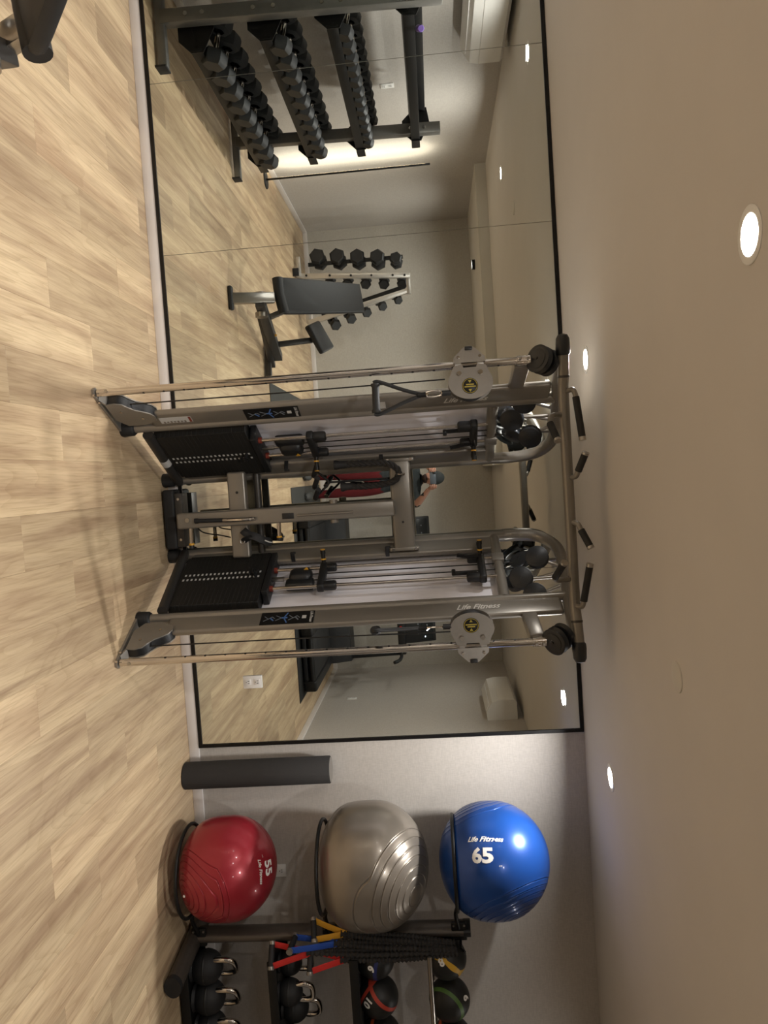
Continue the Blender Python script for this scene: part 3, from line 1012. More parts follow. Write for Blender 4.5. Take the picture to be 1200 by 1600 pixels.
    # foot rest: padded black block with a grey top plate
    fr = MB().box((0.178, -0.085, 0.047), (0.355, 0.125, 0.072), None, 0.016, 3).build('foot_rest', 'rubber', cm)
    tp = MB().box((0.185, -0.090, 0.106), (0.318, 0.105, 0.045), None, 0.004).build('foot_plate', 'framed', fr)
    for x in (0.06, 0.30):
        MB().cyl((x, -0.142, 0.106), (x, -0.147, 0.106), 0.008, n=10).build('bolt_head', 'chrome', tp)
    MB().box((0.187, -0.150, 0.112), (0.05, 0.03, 0.03), None, 0.004).build('hinge', 'chrome', fr)


machine()


# ------------------------------------------------------------------ attachments hanging on the machine
def cable_handle(apex, grip_dir, drop, label):
    """stirrup handle: grip, webbing straps, carabiner; apex = where the straps meet"""
    apex = Vector(apex)
    g = Vector(grip_dir).normalized()
    t = thing('stirrup_attachment', label, 'handle', apex - Vector((0, 0, drop + 0.02)), 'stirrup handles on the cable machine')
    c = apex - Vector((0, 0, drop))
    hl = 0.068
    MB().lathe([(0.0001, -hl), (0.021, -hl), (0.022, -hl + 0.01), (0.017, -hl + 0.018), (0.0175, 0), (0.017, hl - 0.018), (0.022, hl - 0.01), (0.021, hl), (0.0001, hl)], c, g, 20).build('grip', 'rubber', t)
    side = g.cross(Vector((0, 0, 1)))
    mb = MB()
    for s in (-1, 1):
        p = [c + g * s * (hl + 0.004) - Vector((0, 0, 0.01)), c + g * s * (hl + 0.006) + Vector((0, 0, 0.02)), c + g * s * 0.030 + Vector((0, 0, drop * 0.60)), apex + Vector((0, 0, 0.005))]
        mb.tube(cr(p, 6), 0.009, 8, flat=(0.3, 1.0))
    mb.build('strap', 'black', t)
    mb = MB().cyl(apex - Vector((0, 0, 0.02)), apex + Vector((0, 0, 0.02)), 0.012, n=12)
    mb.build('sleeve', 'black2', t)
    mb = MB()
    lp = [apex + Vector((0, 0, 0.055)) + g * 0.014 * math.sin(2 * PI * k / 20) + Vector((0, 0, 0.042 * math.cos(2 * PI * k / 20))) for k in range(20)]
    mb.tube(lp, 0.0042, 8, closed=True)
    mb.tube([apex + Vector((0, 0, 0.017)) + side * 0.010, apex + Vector((0, 0, 0.03))], 0.006, 8)
    mb.build('carabiner', 'chrome', t)
    MB().cyl(apex + Vector((0, 0, 0.095)), apex + Vector((0, 0, 0.135)), 0.013, n=14).build('cable_stop', 'black', t)
    return t


cable_handle((-0.362, -0.945, 1.585), (1, 0, -0.02), 0.215, 'black stirrup handle seen broadside hanging from the left pulley carriage')
cable_handle((0.735, -0.945, 1.520), (0.19, 0.98, 0.0), 0.225, 'black stirrup handle seen end-on hanging from the right pulley carriage')


def tricep_rope():
    t = thing('triceps_rope', 'black braided pull-down rope looped over the upper crossmember', 'rope', (0.0, -0.24, 1.1))
    path = cr([(-0.075, -0.245, 1.10), (-0.075, -0.25, 1.25), (-0.065, -0.255, 1.36), (-0.02, -0.262, 1.42), (0.03, -0.262, 1.40), (0.050, -0.255, 1.33), (0.055, -0.25, 1.22), (0.05, -0.245, 1.13)], 8)
    mb = MB()
    # three twisted strands
    tan = [(path[min(i + 1, len(path) - 1)] - path[max(i - 1, 0)]).normalized() for i in range(len(path))]
    fine = cr(path, 4)
    for q in range(3):
        pts = []
        L = 0
        for i, p in enumerate(fine):
            tt = (fine[min(i + 1, len(fine) - 1)] - fine[max(i - 1, 0)]).normalized()
            a = tt.cross(Vector((0, 1, 0))).normalized()
            b = tt.cross(a)
            if i:
                L += (p - fine[i - 1]).length
            an = L * 70 + q * 2 * PI / 3
            pts.append(p + (a * math.cos(an) + b * math.sin(an)) * 0.009)
        mb.tube(pts, 0.0105, 7)
    mb.build('rope', 'sleeve', t)
    for p in (path[0], path[-1]):
        MB().lathe([(0.0001, -0.045), (0.026, -0.042), (0.028, -0.03), (0.021, -0.01), (0.020, 0.03), (0.0001, 0.03)], p, (0, 0, 1), 20).build('rope_end', 'rubber', t)
    mb = MB().tube([Vector((0.0, -0.265 + 0.02 * math.cos(a), 1.43 + 0.022 * math.sin(a))) for a in [2 * PI * k / 16 for k in range(16)]], 0.004, 8, closed=True)
    mb.tube([(0.0, -0.25, 1.45), (0.0, -0.207, 1.452)], 0.006, 8)
    mb.build('snap_ring', 'chrome', t)


tricep_rope()


def short_bar():
    t = thing('double_grip_attachment', 'black steel row handle with two parallel grips hanging behind the rope', 'handle', (0.03, -0.25, 0.90))
    ln = MB().tube([(0.02, -0.235, 1.36), (0.02, -0.24, 1.02)], 0.006, 8)
    ln.build('hanger_cable', 'black', t)
    mb = MB().tube(cr([(-0.045, -0.245, 0.955), (-0.02, -0.25, 0.985), (0.02, -0.25, 1.02), (0.06, -0.25, 0.985), (0.085, -0.245, 0.955)], 6), 0.007, 10)
    mb.build('yoke', 'black2', t)
    for x in (-0.045, 0.02, 0.085):
        g = MB().cyl((x - 0.03, -0.285, 0.965), (x + 0.02, -0.225, 0.935), 0.015, n=16).build('grip', 'rubber', t)
        MB().cyl((x + 0.02, -0.225, 0.935), (x + 0.024, -0.220, 0.933), 0.015, n=16).build('grip_end', 'chrome', g)


short_bar()


def ankle_strap():
    t = thing('ankle_strap', 'black ankle strap with white stripe draped over the lower crossmember', 'strap', (0.31, -0.2, 0.50))
    pts = cr([(0.262, -0.222, 0.500), (0.285, -0.235, 0.530), (0.300, -0.238, 0.570), (0.320, -0.225, 0.605), (0.338, -0.20, 0.635), (0.345, -0.165, 0.645), (0.340, -0.13, 0.620), (0.335, -0.12, 0.57)], 6)
    MB().tube(pts, 0.024, 10, flat=(0.25, 1.0)).build('strap', 'rubber', t)
    MB().tube(cr([(0.325, -0.228, 0.500), (0.312, -0.240, 0.525), (0.302, -0.242, 0.56)], 6), 0.020, 10, flat=(0.3, 1.0)).build('cuff', 'black', t)
    MB().tube([p + Vector((0.002, -0.004, 0.007)) for p in pts[20:34]], 0.007, 8, flat=(0.35, 1.0)).build('stripe', 'print', t)
    lp = [Vector((0.325 + 0.014 * math.cos(a), -0.236, 0.497 + 0.012 * math.sin(a))) for a in [2 * PI * k / 16 for k in range(16)]]
    MB().tube(lp, 0.003, 8, closed=True).build('ring', 'steel', t)
    MB().tube(cr([(0.30, -0.20, 0.42), (0.285, -0.19, 0.36), (0.26, -0.18, 0.25), (0.20, -0.17, 0.20)], 6), 0.004, 6).build('cord', 'cable', t)


ankle_strap()

# ================================================================== foam roller
fr_ = thing('foam_roller', 'tall charcoal foam roller standing upright against the wall beside the mirror', 'foam roller', (1.735, -0.10, 0))
MB().lathe([(0.0001, 0), (0.074, 0), (0.080, 0.006), (0.0805, 0.45), (0.080, 0.884), (0.075, 0.890), (0.0001, 0.890)], (1.735, -0.105, 0), (0.0, 0.012, 1), 40).build('foam_body', 'foam', fr_)
MB().lathe([(0.0001, 0.8905), (0.0735, 0.8905)], (1.735, -0.105, 0), (0.0, 0.012, 1), 40).build('end_face', 'plate', fr_)


# ================================================================== ball and accessory rack
rk = thing('storage_rack', 'bronze-grey accessory storage rack with ball rings and shelves at the picture bottom', 'rack', (2.6, -0.38, 0))
RX, RY = 2.605, -0.30


def rack():
    # foot: flattened oval tube running out from the wall
    mb = MB().tube([(2.655, -0.66, 0.052), (2.60, -0.12, 0.052)], 0.05, 20, flat=(1.15, 0.9))
    ft = mb.build('foot', 'rack', rk)
    MB().tube([(2.658, -0.69, 0.052), (2.655, -0.66, 0.052)], 0.051, 20, flat=(1.18, 0.92)).build('foot_cap', 'rubber', ft)
    MB().cyl((2.715, -0.55, 0.045), (2.722, -0.55, 0.045), 0.012, n=12).build('bolt_hole', 'black', ft)
    up_ = MB().tube([(RX, RY, 0.07), (RX, RY, 1.63)], 0.05, 22, flat=(1.25, 0.75)).build('upright', 'rack', rk)
    MB().tube([(RX, RY, 1.62), (RX, RY, 1.66)], 0.051, 22, flat=(1.27, 0.78)).build('upright_cap', 'black', up_)
    for z in (0.095, 0.86, 1.595):
        br = MB().box((RX - 0.012, RY - 0.045, z), (0.105, 0.022, 0.085), None, 0.006).build('ring_bracket', 'black2', rk)
        for q in (-1, 1):
            MB().cyl((RX - 0.012 - 0.036, RY - 0.056, z + q * 0.03), (RX - 0.012 - 0.036, RY - 0.061, z + q * 0.03), 0.006, n=10).build('bolt_head', 'steel', br)
        C = Vector((2.165, -0.40, z))
        rr = 0.245
        ring = [C + Vector((rr * math.cos(a), rr * math.sin(a), 0)) for a in [2 * PI * k / 48 for k in range(48)]]
        rg = MB().tube(ring, 0.0105, 12, closed=True).build('ball_ring', 'black2', rk)
        MB().tube(cr([C + Vector((rr * math.cos(-0.12), rr * math.sin(-0.12), 0)), Vector((2.47, -0.40, z - 0.012)), Vector((RX - 0.03, RY - 0.05, z + 0.0))], 6), 0.012, 12).build('ring_arm', 'black2', rg)
    # shelves running right, each a pair of rails with a tray
    x0, x1 = 2.66, 4.55
    for z, nm in ((0.02, 'floor_tray'), (0.525, 'shelf_tray'), (0.985, 'shelf_tray')):
        tr = MB().box(((x0 + x1) / 2, -0.33, z + 0.006), (x1 - x0, 0.30, 0.012)).build(nm, 'black2', rk)
        fr = MB().box(((x0 + x1) / 2, -0.485, z + 0.018), (x1 - x0, 0.014, 0.05), None, 0.003).build('front_lip', 'black2', tr)
        MB().box(((x0 + x1) / 2, -0.175, z + 0.018), (x1 - x0, 0.014, 0.05), None, 0.003).build('rear_lip', 'black2', tr)
    for y in (-0.50, -0.20):
        MB().cyl((x0 - 0.02, y, 1.425), (x1, y, 1.425), 0.013, n=14).build('ball_rail', 'steel', rk)
    # far end frame, beyond the picture
    MB().tube([(x1, -0.68, 0.052), (x1, -0.12, 0.052)], 0.05, 18).build('foot', 'rack', rk)
    MB().tube([(x1, RY, 0.07), (x1, RY, 1.64)], 0.05, 18).build('upright', 'rack', rk)
    # band hook near the top of the upright
    MB().tube([(RX + 0.035, RY - 0.03, 1.60), (RX + 0.04, RY - 0.13, 1.60), (RX + 0.042, RY - 0.155, 1.62)], 0.008, 10).build('band_hook', 'black2', rk)


rack()


# ------------------------------------------------------------------ exercise balls
def ball_point(d, R, a_up, a_lo, e):
    x, y, z = d
    if z < 0:
        z = -(abs(z) ** (2.0 / e)) * a_lo
    else:
        z = z * a_up
    return Vector((x * R, y * R, z))


def exercise_ball(label, c, R, aup, alo, e, axis, grooves, material, plug=True):
    c = Vector(c)
    t = thing('exercise_ball', label, 'exercise ball', c - Vector((0, 0, alo)), 'exercise balls in the rack rings')
    az = Vector(axis).normalized()
    ax = az.orthogonal().normalized()
    ay = az.cross(ax)
    nu = 84
    mb = MB()
    vs, fs = [], []
    ths = [PI * i / 90 for i in range(91)]
    ths = [q for q in ths if all(abs(q - gt) > 0.020 for gt in grooves)]
    ths = sorted(ths + [gt + d for gt in grooves for d in (-0.018, -0.011, -0.005, 0, 0.005, 0.011, 0.018)])
    nv = len(ths) - 1
    for i in range(nv + 1):
        th = ths[i]
        g = 1.0
        for gt in grooves:
            d = abs(th - gt)
            if d < 0.0185:
                g += 0.003 if 0.008 < d < 0.014 else (-0.017 if d < 0.003 else (-0.010 if d < 0.008 else 0))
        for k in range(nu):
            a = 2 * PI * k / nu
            dvec = (ax * math.cos(a) + ay * math.sin(a)) * math.sin(th) + az * math.cos(th)
            vs.append(c + ball_point(dvec, R, aup, alo, e) * g)
    for i in range(nv):
        for k in range(nu):
            k2 = (k + 1) % nu
            fs.append([i * nu + k, (i + 1) * nu + k, (i + 1) * nu + k2, i * nu + k2])
    mb.add(vs, fs, True)
    ob = mb.build('ball_skin', material, t)
    ob.data.set_sharp_from_angle(angle=math.radians(180))
    if plug:
        p = c + ball_point(az, R, aup, alo, e)
        MB().ball(p, 0.008, 10).build('valve_plug', 'print', t)

    def surf(mbx, body, size, d0, ex, shear=0.0, bold=0.0, du=0.0, dv=0.0, mi=0):
        d0 = Vector(d0).normalized()
        ex = Vector(ex)
        ex = (ex - d0 * ex.dot(d0)).normalized()
        ey = d0.cross(ex)
        V, F = glyphs(body, size, shear, bold=bold, sub=2)
        pts = []
        for x, y in V:
            dd = (d0 + ex * (x + du) / R + ey * (y + dv) / R).normalized()
            pts.append(c + ball_point(dd, R, aup, alo, e) * 1.006)
        mbx.add(pts, F, False, mi)
    return t, surf


gr = [0.10, 0.20, 0.31, 0.42, 0.53, 0.64, 0.75, 0.86]
gr2 = gr + [PI - g for g in gr]
view = Vector((-0.42, -0.88, 0.12)).normalized()      # from the balls towards the photographer
rt = Vector((0.90, -0.43, 0))
t, surf = exercise_ball('small red exercise ball resting in the lowest ring of the rack', (2.158, -0.40, 0.330), 0.278, 0.258, 0.275, 3.2, view * 0.62 + rt * 0.42 - Vector((0, 0, 0.62)), gr2, 'redball')
mb = MB()
d0 = view * 0.42 + rt * 0.02 + Vector((0, 0, 0.88))
exr = rt * 1.0 - view * 0.30
surf(mb, '55', 0.085, d0, exr, bold=0.003, dv=0.012)
surf(mb, 'Life Fitness', 0.030, d0, exr, 0.35, 0.0006, dv=-0.055)
surf(mb, 'cm', 0.014, d0, exr, dv=-0.02, du=-0.072)
mb.build('size_print', 'print', t)
exercise_ball('largest silver-grey exercise ball in the middle ring of the rack', (2.165, -0.40, 1.152), 0.338, 0.298, 0.315, 3.4, view * 0.45 + rt * 0.45 + Vector((0, 0, 0.72)), [0.18, 0.32, 0.46, 0.60, 0.74, 0.88, 1.02] + [PI - g for g in (0.3, 0.45, 0.6, 0.75, 0.9)], 'silverball', plug=False)
t, surf = exercise_ball('shiny blue exercise ball resting in the topmost ring of the rack', (2.160, -0.40, 1.815), 0.306, 0.300, 0.305, 2.5, view * 0.18 + rt * 0.92 + Vector((0, 0, 0.34)), gr2, 'blueball', plug=False)
mb = MB()
d0 = view * 0.90 - rt * 0.09 - Vector((0, 0, 0.27))
ex_ = Vector((0, 0, 1)) + rt * 0.03
surf(mb, '65', 0.098, d0, ex_, bold=0.004)
surf(mb, 'Life Fitness', 0.038, d0, ex_, 0.40, 0.001, dv=0.085, du=0.01)
surf(mb, 'cm', 0.016, d0, ex_, dv=-0.048, du=0.075)
mb.build('size_print', 'print', t)


# ------------------------------------------------------------------ kettlebells
def kettlebell(loc, s, label, rot=0.0):
    t = thing('kettlebell', label, 'kettlebell', loc, 'kettlebells on the storage rack')
    x, y, z = loc
    r = 0.088 * s
    prof = [(0.0001, 0), (r * 0.72, 0), (r * 0.80, r * 0.06)]
    for k in range(1, 15):
        a = math.radians(-55 + 140 * k / 14)
        prof.append((r * math.cos(a), r * 0.94 + r * math.sin(a)))
    prof.append((0.0001, r * 1.93))
    MB().lathe(prof, (x, y, z), (0, 0, 1), 32).build('bell_body', 'rubber', t)
    MB().lathe([(r * 0.985, r * 0.86), (r * 1.012, r * 0.90), (r * 1.012, r * 0.98), (r * 0.985, r * 1.02)], (x, y, z), (0, 0, 1), 32).build('seam_band', 'medblack', t)
    ca, sa = math.cos(rot), math.sin(rot)
    h = [(-0.66, 1.55), (-0.74, 1.95), (-0.70, 2.35), (-0.50, 2.66), (0, 2.74), (0.50, 2.66), (0.70, 2.35), (0.74, 1.95), (0.66, 1.55)]
    MB().tube(cr([(x + a * r * ca, y + a * r * sa, z + b * r) for a, b in h], 6), 0.0165 * (0.6 + 0.4 * s), 14).build('chrome_handle', 'chrome', t)


kb = [((2.775, -0.34, 0.034), 1.08, 'leftmost chrome-handled kettlebell on the floor tray of the rack', 0.5), ((2.955, -0.34, 0.034), 1.08, 'second chrome-handled kettlebell on the floor tray of the rack', 0.5),
      ((3.14, -0.34, 0.034), 1.05, 'kettlebell on the floor tray cut by the picture edge', 0.5),
      ((2.785, -0.30, 0.539), 0.80, 'leftmost chrome-handled kettlebell on the middle shelf below the bands', 0.3), ((2.915, -0.37, 0.539), 0.84, 'second chrome-handled kettlebell on the middle shelf', 0.2),
      ((3.055, -0.30, 0.539), 0.92, 'third and larger kettlebell on the middle shelf, farther back', 0.3), ((3.20, -0.39, 0.539), 0.95, 'kettlebell on the middle shelf at the picture edge', 0.2)]
for lo, s, lb, ro in kb:
    kettlebell(lo, s, lb, ro)


# ------------------------------------------------------------------ medicine balls
def med_ball(c, R, band, label, ax1, ax2, num=None, nd0=None, nex=None):
    c = Vector(c)
    t = thing('medicine_ball', label, 'medicine ball', c - Vector((0, 0, R)), 'medicine balls on the storage rack')
    mb = MB()
    n = 48
    vs, fs, cols = [], [], []
    a1, a2 = Vector(ax1).normalized(), Vector(ax2).normalized()
    m = 48
    for i in range(m + 1):
        th = PI * i / m
        for k in range(n):
            a = 2 * PI * k / n
            vs.append(c + Vector((math.sin(th) * math.cos(a), math.sin(th) * math.sin(a), math.cos(th))) * R)
    MB_black = MB().add(vs, [[i * n + k, (i + 1) * n + k, (i + 1) * n + (k + 1) % n, i * n + (k + 1) % n] for i in range(m) for k in range(n)], True)
    MB_black.build('ball_shell', 'medblack', t)
    for a_ in (a1, a2):
        b = MB()
        h0, hw = 0.42, 0.085
        prof = [(math.sqrt(max(0, 1 - h * h)) * R * 1.006, h * R) for h in [h0 + hw * (q / 4 - 1) for q in range(9)]]
        b.lathe(prof, c, a_, 56)
        b.build('colour_band', band, t)
    if num:
        d0 = Vector(nd0).normalized()
        ex = Vector(nex)
        ex = (ex - d0 * ex.dot(d0)).normalized()
        ey = d0.cross(ex)
        V, F = glyphs(num, 0.058, 0, bold=0.0025, sub=2)
        mb = MB()
        mb.add([c + (d0 + ex * x / R + ey * y / R).normalized() * R * 1.008 for x, y in V], F, False)
        mb.build('weight_number', 'print', t)


V_ = view
med_ball((2.745, -0.35, 1.515), 0.112, 'medyellow', 'black medicine ball with yellow bands on the top rails', V_ * 0.3 + rt * 0.7 - Vector((0, 0, 0.4)), V_ * 0.45 - rt * 0.5 + Vector((0, 0, 0.65)), '8', V_ * 0.9 + rt * 0.05 - Vector((0, 0, 0.35)), Vector((0, 0, -1)) + rt * 0.5)
med_ball((2.985, -0.35, 1.517), 0.116, 'medgreen', 'black medicine ball with one green band on the top rails', V_ * 0.55 + rt * 0.45 - Vector((0, 0, 0.45)), -V_, '6', V_ * 0.62 - rt * 0.12 + Vector((0, 0, 0.75)), rt)
med_ball((3.225, -0.35, 1.517), 0.116, 'medorange', 'black medicine ball with orange bands at the picture edge, top rails', V_ * 0.5 + rt * 0.4 - Vector((0, 0, 0.5)), V_ * 0.4 - rt * 0.6 + Vector((0, 0, 0.4)))
med_ball((2.745, -0.34, 1.109), 0.110, 'medblue', 'black medicine ball with navy band on the shelf behind the bands', V_ * 0.25 + rt * 0.3 + Vector((0, 0, 0.85)), -V_, '6', V_ * 0.9 + rt * 0.35 - Vector((0, 0, 0.25)), Vector((0, 0, -1)) + rt)
med_ball((2.970, -0.34, 1.112), 0.114, 'medred', 'black medicine ball with red-orange bands marked ten on the shelf', V_ * 0.4 - rt * 0.55 + Vector((0, 0, 0.62)), -V_ * 0.2 - rt * 0.6 - Vector((0, 0, 0.7)), '10', V_ * 0.85 + rt * 0.12 - Vector((0, 0, 0.55)), -Vector((0, 0, 0.6)) + rt * 0.7)
med_ball((3.205, -0.34, 1.112), 0.114, 'medorange', 'dark medicine ball with orange bands at the picture edge, shelf', V_ * 0.4 - rt * 0.3 + Vector((0, 0, 0.4)), -V_)


# ------------------------------------------------------------------ resistance bands on the hook
def band(label, top, low, strap, spread, handle_c, handle_d, seed, hl=0.055):
    """gathered sleeve doubled over the hook; webbing strap and round grip at the low end"""
    rnd = random.Random(seed)
    top, low, hc, hd = Vector(top), Vector(low), Vector(handle_c), Vector(handle_d).normalized()
    t = thing('resistance_band', label, 'resistance band', hc - Vector((0, 0, 0.03)), 'resistance bands hanging on the rack')
    for s in (-1, 1):
        n = 150
        pts, rs = [], []
        for i in range(n + 1):
            f = i / n
            p = top.lerp(low, f) + Vector((s * spread * (0.35 + 0.65 * math.sin(PI * f)), -0.012 * math.sin(PI * f) * s, 0))
            p += Vector((math.sin(f * 9 + seed) * 0.003, math.cos(f * 7 + seed) * 0.003, 0))
            pts.append(p)
            rs.append(0.0135 + 0.0035 * math.sin(f * 190 + rnd.random() * 1.2) + 0.0012 * rnd.random())
        MB().tube(pts, rs, 9).build('gathered_sleeve', 'sleeve', t)
    mb = MB()
    for s in (-1, 1):
        e = hc + hd * s * hl * 0.9
        mid = (low + e) / 2 + Vector((0, -0.006 * s, 0))
        mb.tube(cr([low + Vector((0, 0, 0.03)), mid, e], 8), 0.018, 8, flat=(0.14, 1.0))
    mb.build('webbing_strap', strap, t)
    MB().lathe([(0.0001, -hl), (0.016, -hl), (0.017, 0), (0.016, hl), (0.0001, hl)], hc, hd, 18).build('foam_grip', 'rubber', t)
    for s in (-1, 1):
        MB().lathe([(0.0001, -0.009), (0.0175, -0.009), (0.019, 0), (0.0175, 0.009), (0.0001, 0.009)], hc + hd * s * hl, hd, 18).build('grip_ring', 'plate', t)


band('resistance band with mustard yellow strap hanging highest on the rack', (2.605, -0.435, 1.57), (2.545, -0.425, 0.935), 'strapy', 0.007, (2.515, -0.43, 0.785), (0.75, -0.62, 0.1), 1)
band('resistance band with blue strap hanging between yellow and red', (2.625, -0.455, 1.575), (2.580, -0.455, 0.90), 'strapb', 0.007, (2.574, -0.46, 0.665), (0.10, -1, -0.1), 2, 0.06)
band('resistance band with red strap and the lowest grip', (2.645, -0.45, 1.58), (2.620, -0.47, 0.745), 'strapr', 0.007, (2.628, -0.475, 0.545), (0.85, -0.5, -0.02), 3, 0.062)
band('resistance band with crossed red strap nearest the shelves', (2.665, -0.44, 1.575), (2.668, -0.465, 0.93), 'strapr', 0.007, (2.668, -0.47, 0.76), (0.9, -0.4, -0.05), 4, 0.06)

# ================================================================== things seen in the mirror
# ------------------------------------------------------------------ dumbbell rack on the left wall
def hex_dumbbell(r, hl, gap):
    """prototype lying along X, origin at its middle; r head radius, hl head length, gap handle length"""
    t = thing('hex_dumbbell', 'x', 'dumbbell', (0, 0, 0))
    for s in (-1, 1):
        x0 = s * gap / 2
        prof = [(r * 0.45, 0), (r * 0.92, hl * 0.10), (r, hl * 0.28), (r, hl * 0.72), (r * 0.88, hl * 0.93), (r * 0.80, hl), (0.0001, hl)]
        MB().lathe(prof, (x0, 0, 0), (s, 0, 0), 6, smooth=False).build('hex_head', 'hex', t)
    MB().lathe([(0.013, -gap / 2 - 0.004), (0.0165, -gap * 0.2), (0.0175, 0), (0.0165, gap * 0.2), (0.013, gap / 2 + 0.004)], (0, 0, 0), (1, 0, 0), 14).build('chrome_handle', 'chrome', t)
    return t


def dumbbell_rack():
    t = thing('dumbbell_rack', 'dark long three-tier dumbbell rack along the left wall', 'rack', (-3.0, -1.4, 0))
    for y in (-0.43, -2.28):
        ft = MB().bar((-2.72, y, 0.045), (-3.40, y, 0.045), 0.06, 0.06, bev=0.01).build('foot', 'rackgrey', t)
        MB().box((-2.715, y, 0.035), (0.014, 0.10, 0.075), None, 0.004).build('foot_cap', 'rubber', ft)
        up_ = MB().bar((-3.03, y, 0.05), (-2.99, y, 1.86), 0.075, 0.09, (1, 0, 0), bev=0.006).build('upright', 'rackgrey', t)
        for z in (0.22, 0.33, 0.66, 0.79, 1.10, 1.22, 1.60, 1.72):
            x = -3.03 + 0.04 * z / 1.86
            for q in (1, -1):
                MB().cyl((x, y + q * 0.0365, z), (x, y + q * 0.046, z), 0.014, n=12).build('bolt_head', 'chrome', up_)
    tiers = [(0.245, -2.96), (0.705, -2.99), (1.145, -3.02), (1.64, -3.05)]
    for q, (z, x) in enumerate(tiers):
        a, b = -0.485, -2.50
        mb = MB().bar((x + 0.115, a, z), (x + 0.115, b, z), 0.012, 0.075, bev=0.003)
        tr = mb.build('tray_rail', 'black2', t)
        MB().bar((x - 0.12, a, z + 0.06), (x - 0.12, b, z + 0.06), 0.012, 0.075, bev=0.003).build('tray_rail', 'black2', t)
        MB().bar((x, a, z - 0.018), (x, b, z - 0.018), 0.20, 0.012, (-0.25, 0, 1)).build('tray', 'black2', t)
        for y in (-0.492, -2.33):
            MB().prism([(-0.15, 0.0), (-0.05, -0.11), (0.05, -0.11), (0.13, -0.03), (0.13, 0.05), (-0.02, 0.13), (-0.15, 0.11)], (x, y, z), (1, 0, 0), (0, 0, 1), 0.008).build('end_bracket', 'black2', t)
    protos = [hex_dumbbell(0.088, 0.105, 0.125), hex_dumbbell(0.078, 0.092, 0.120), hex_dumbbell(0.064, 0.078, 0.115)]
    names = ['bottom', 'middle', 'upper']
    for q in range(3):
        z, x = tiers[q]
        nn = (9, 10, 12)[q]
        for k in range(nn):
            o = protos[q] if k == 0 else copy_tree(protos[q])
            r = (0.088, 0.078, 0.064)[q]
            y = -0.62 - k * (1.66 / (nn - 1))
            o.location = Vector((x - 0.005, y, z + 0.035 + r * 0.87)) * K
            o.rotation_euler = (0, math.radians(14), 0)
            tag(o, '%s black hex dumbbell from the mirror end on the %s tier' % (ORD[k], names[q]), 'dumbbell', 'hex dumbbells on the long rack')
    o = MB().lathe([(0.0001, 0), (0.018, 0), (0.022, 0.005), (0.022, 0.10), (0.018, 0.105), (0.0001, 0.105)], (-2.965, -0.72, 1.70), (0.3, 0.5, 0.1), 18).build('purple_grip', 'purple')
    tag(o, 'small purple grip lying on the empty top tier of the dumbbell rack', 'grip')


dumbbell_rack()


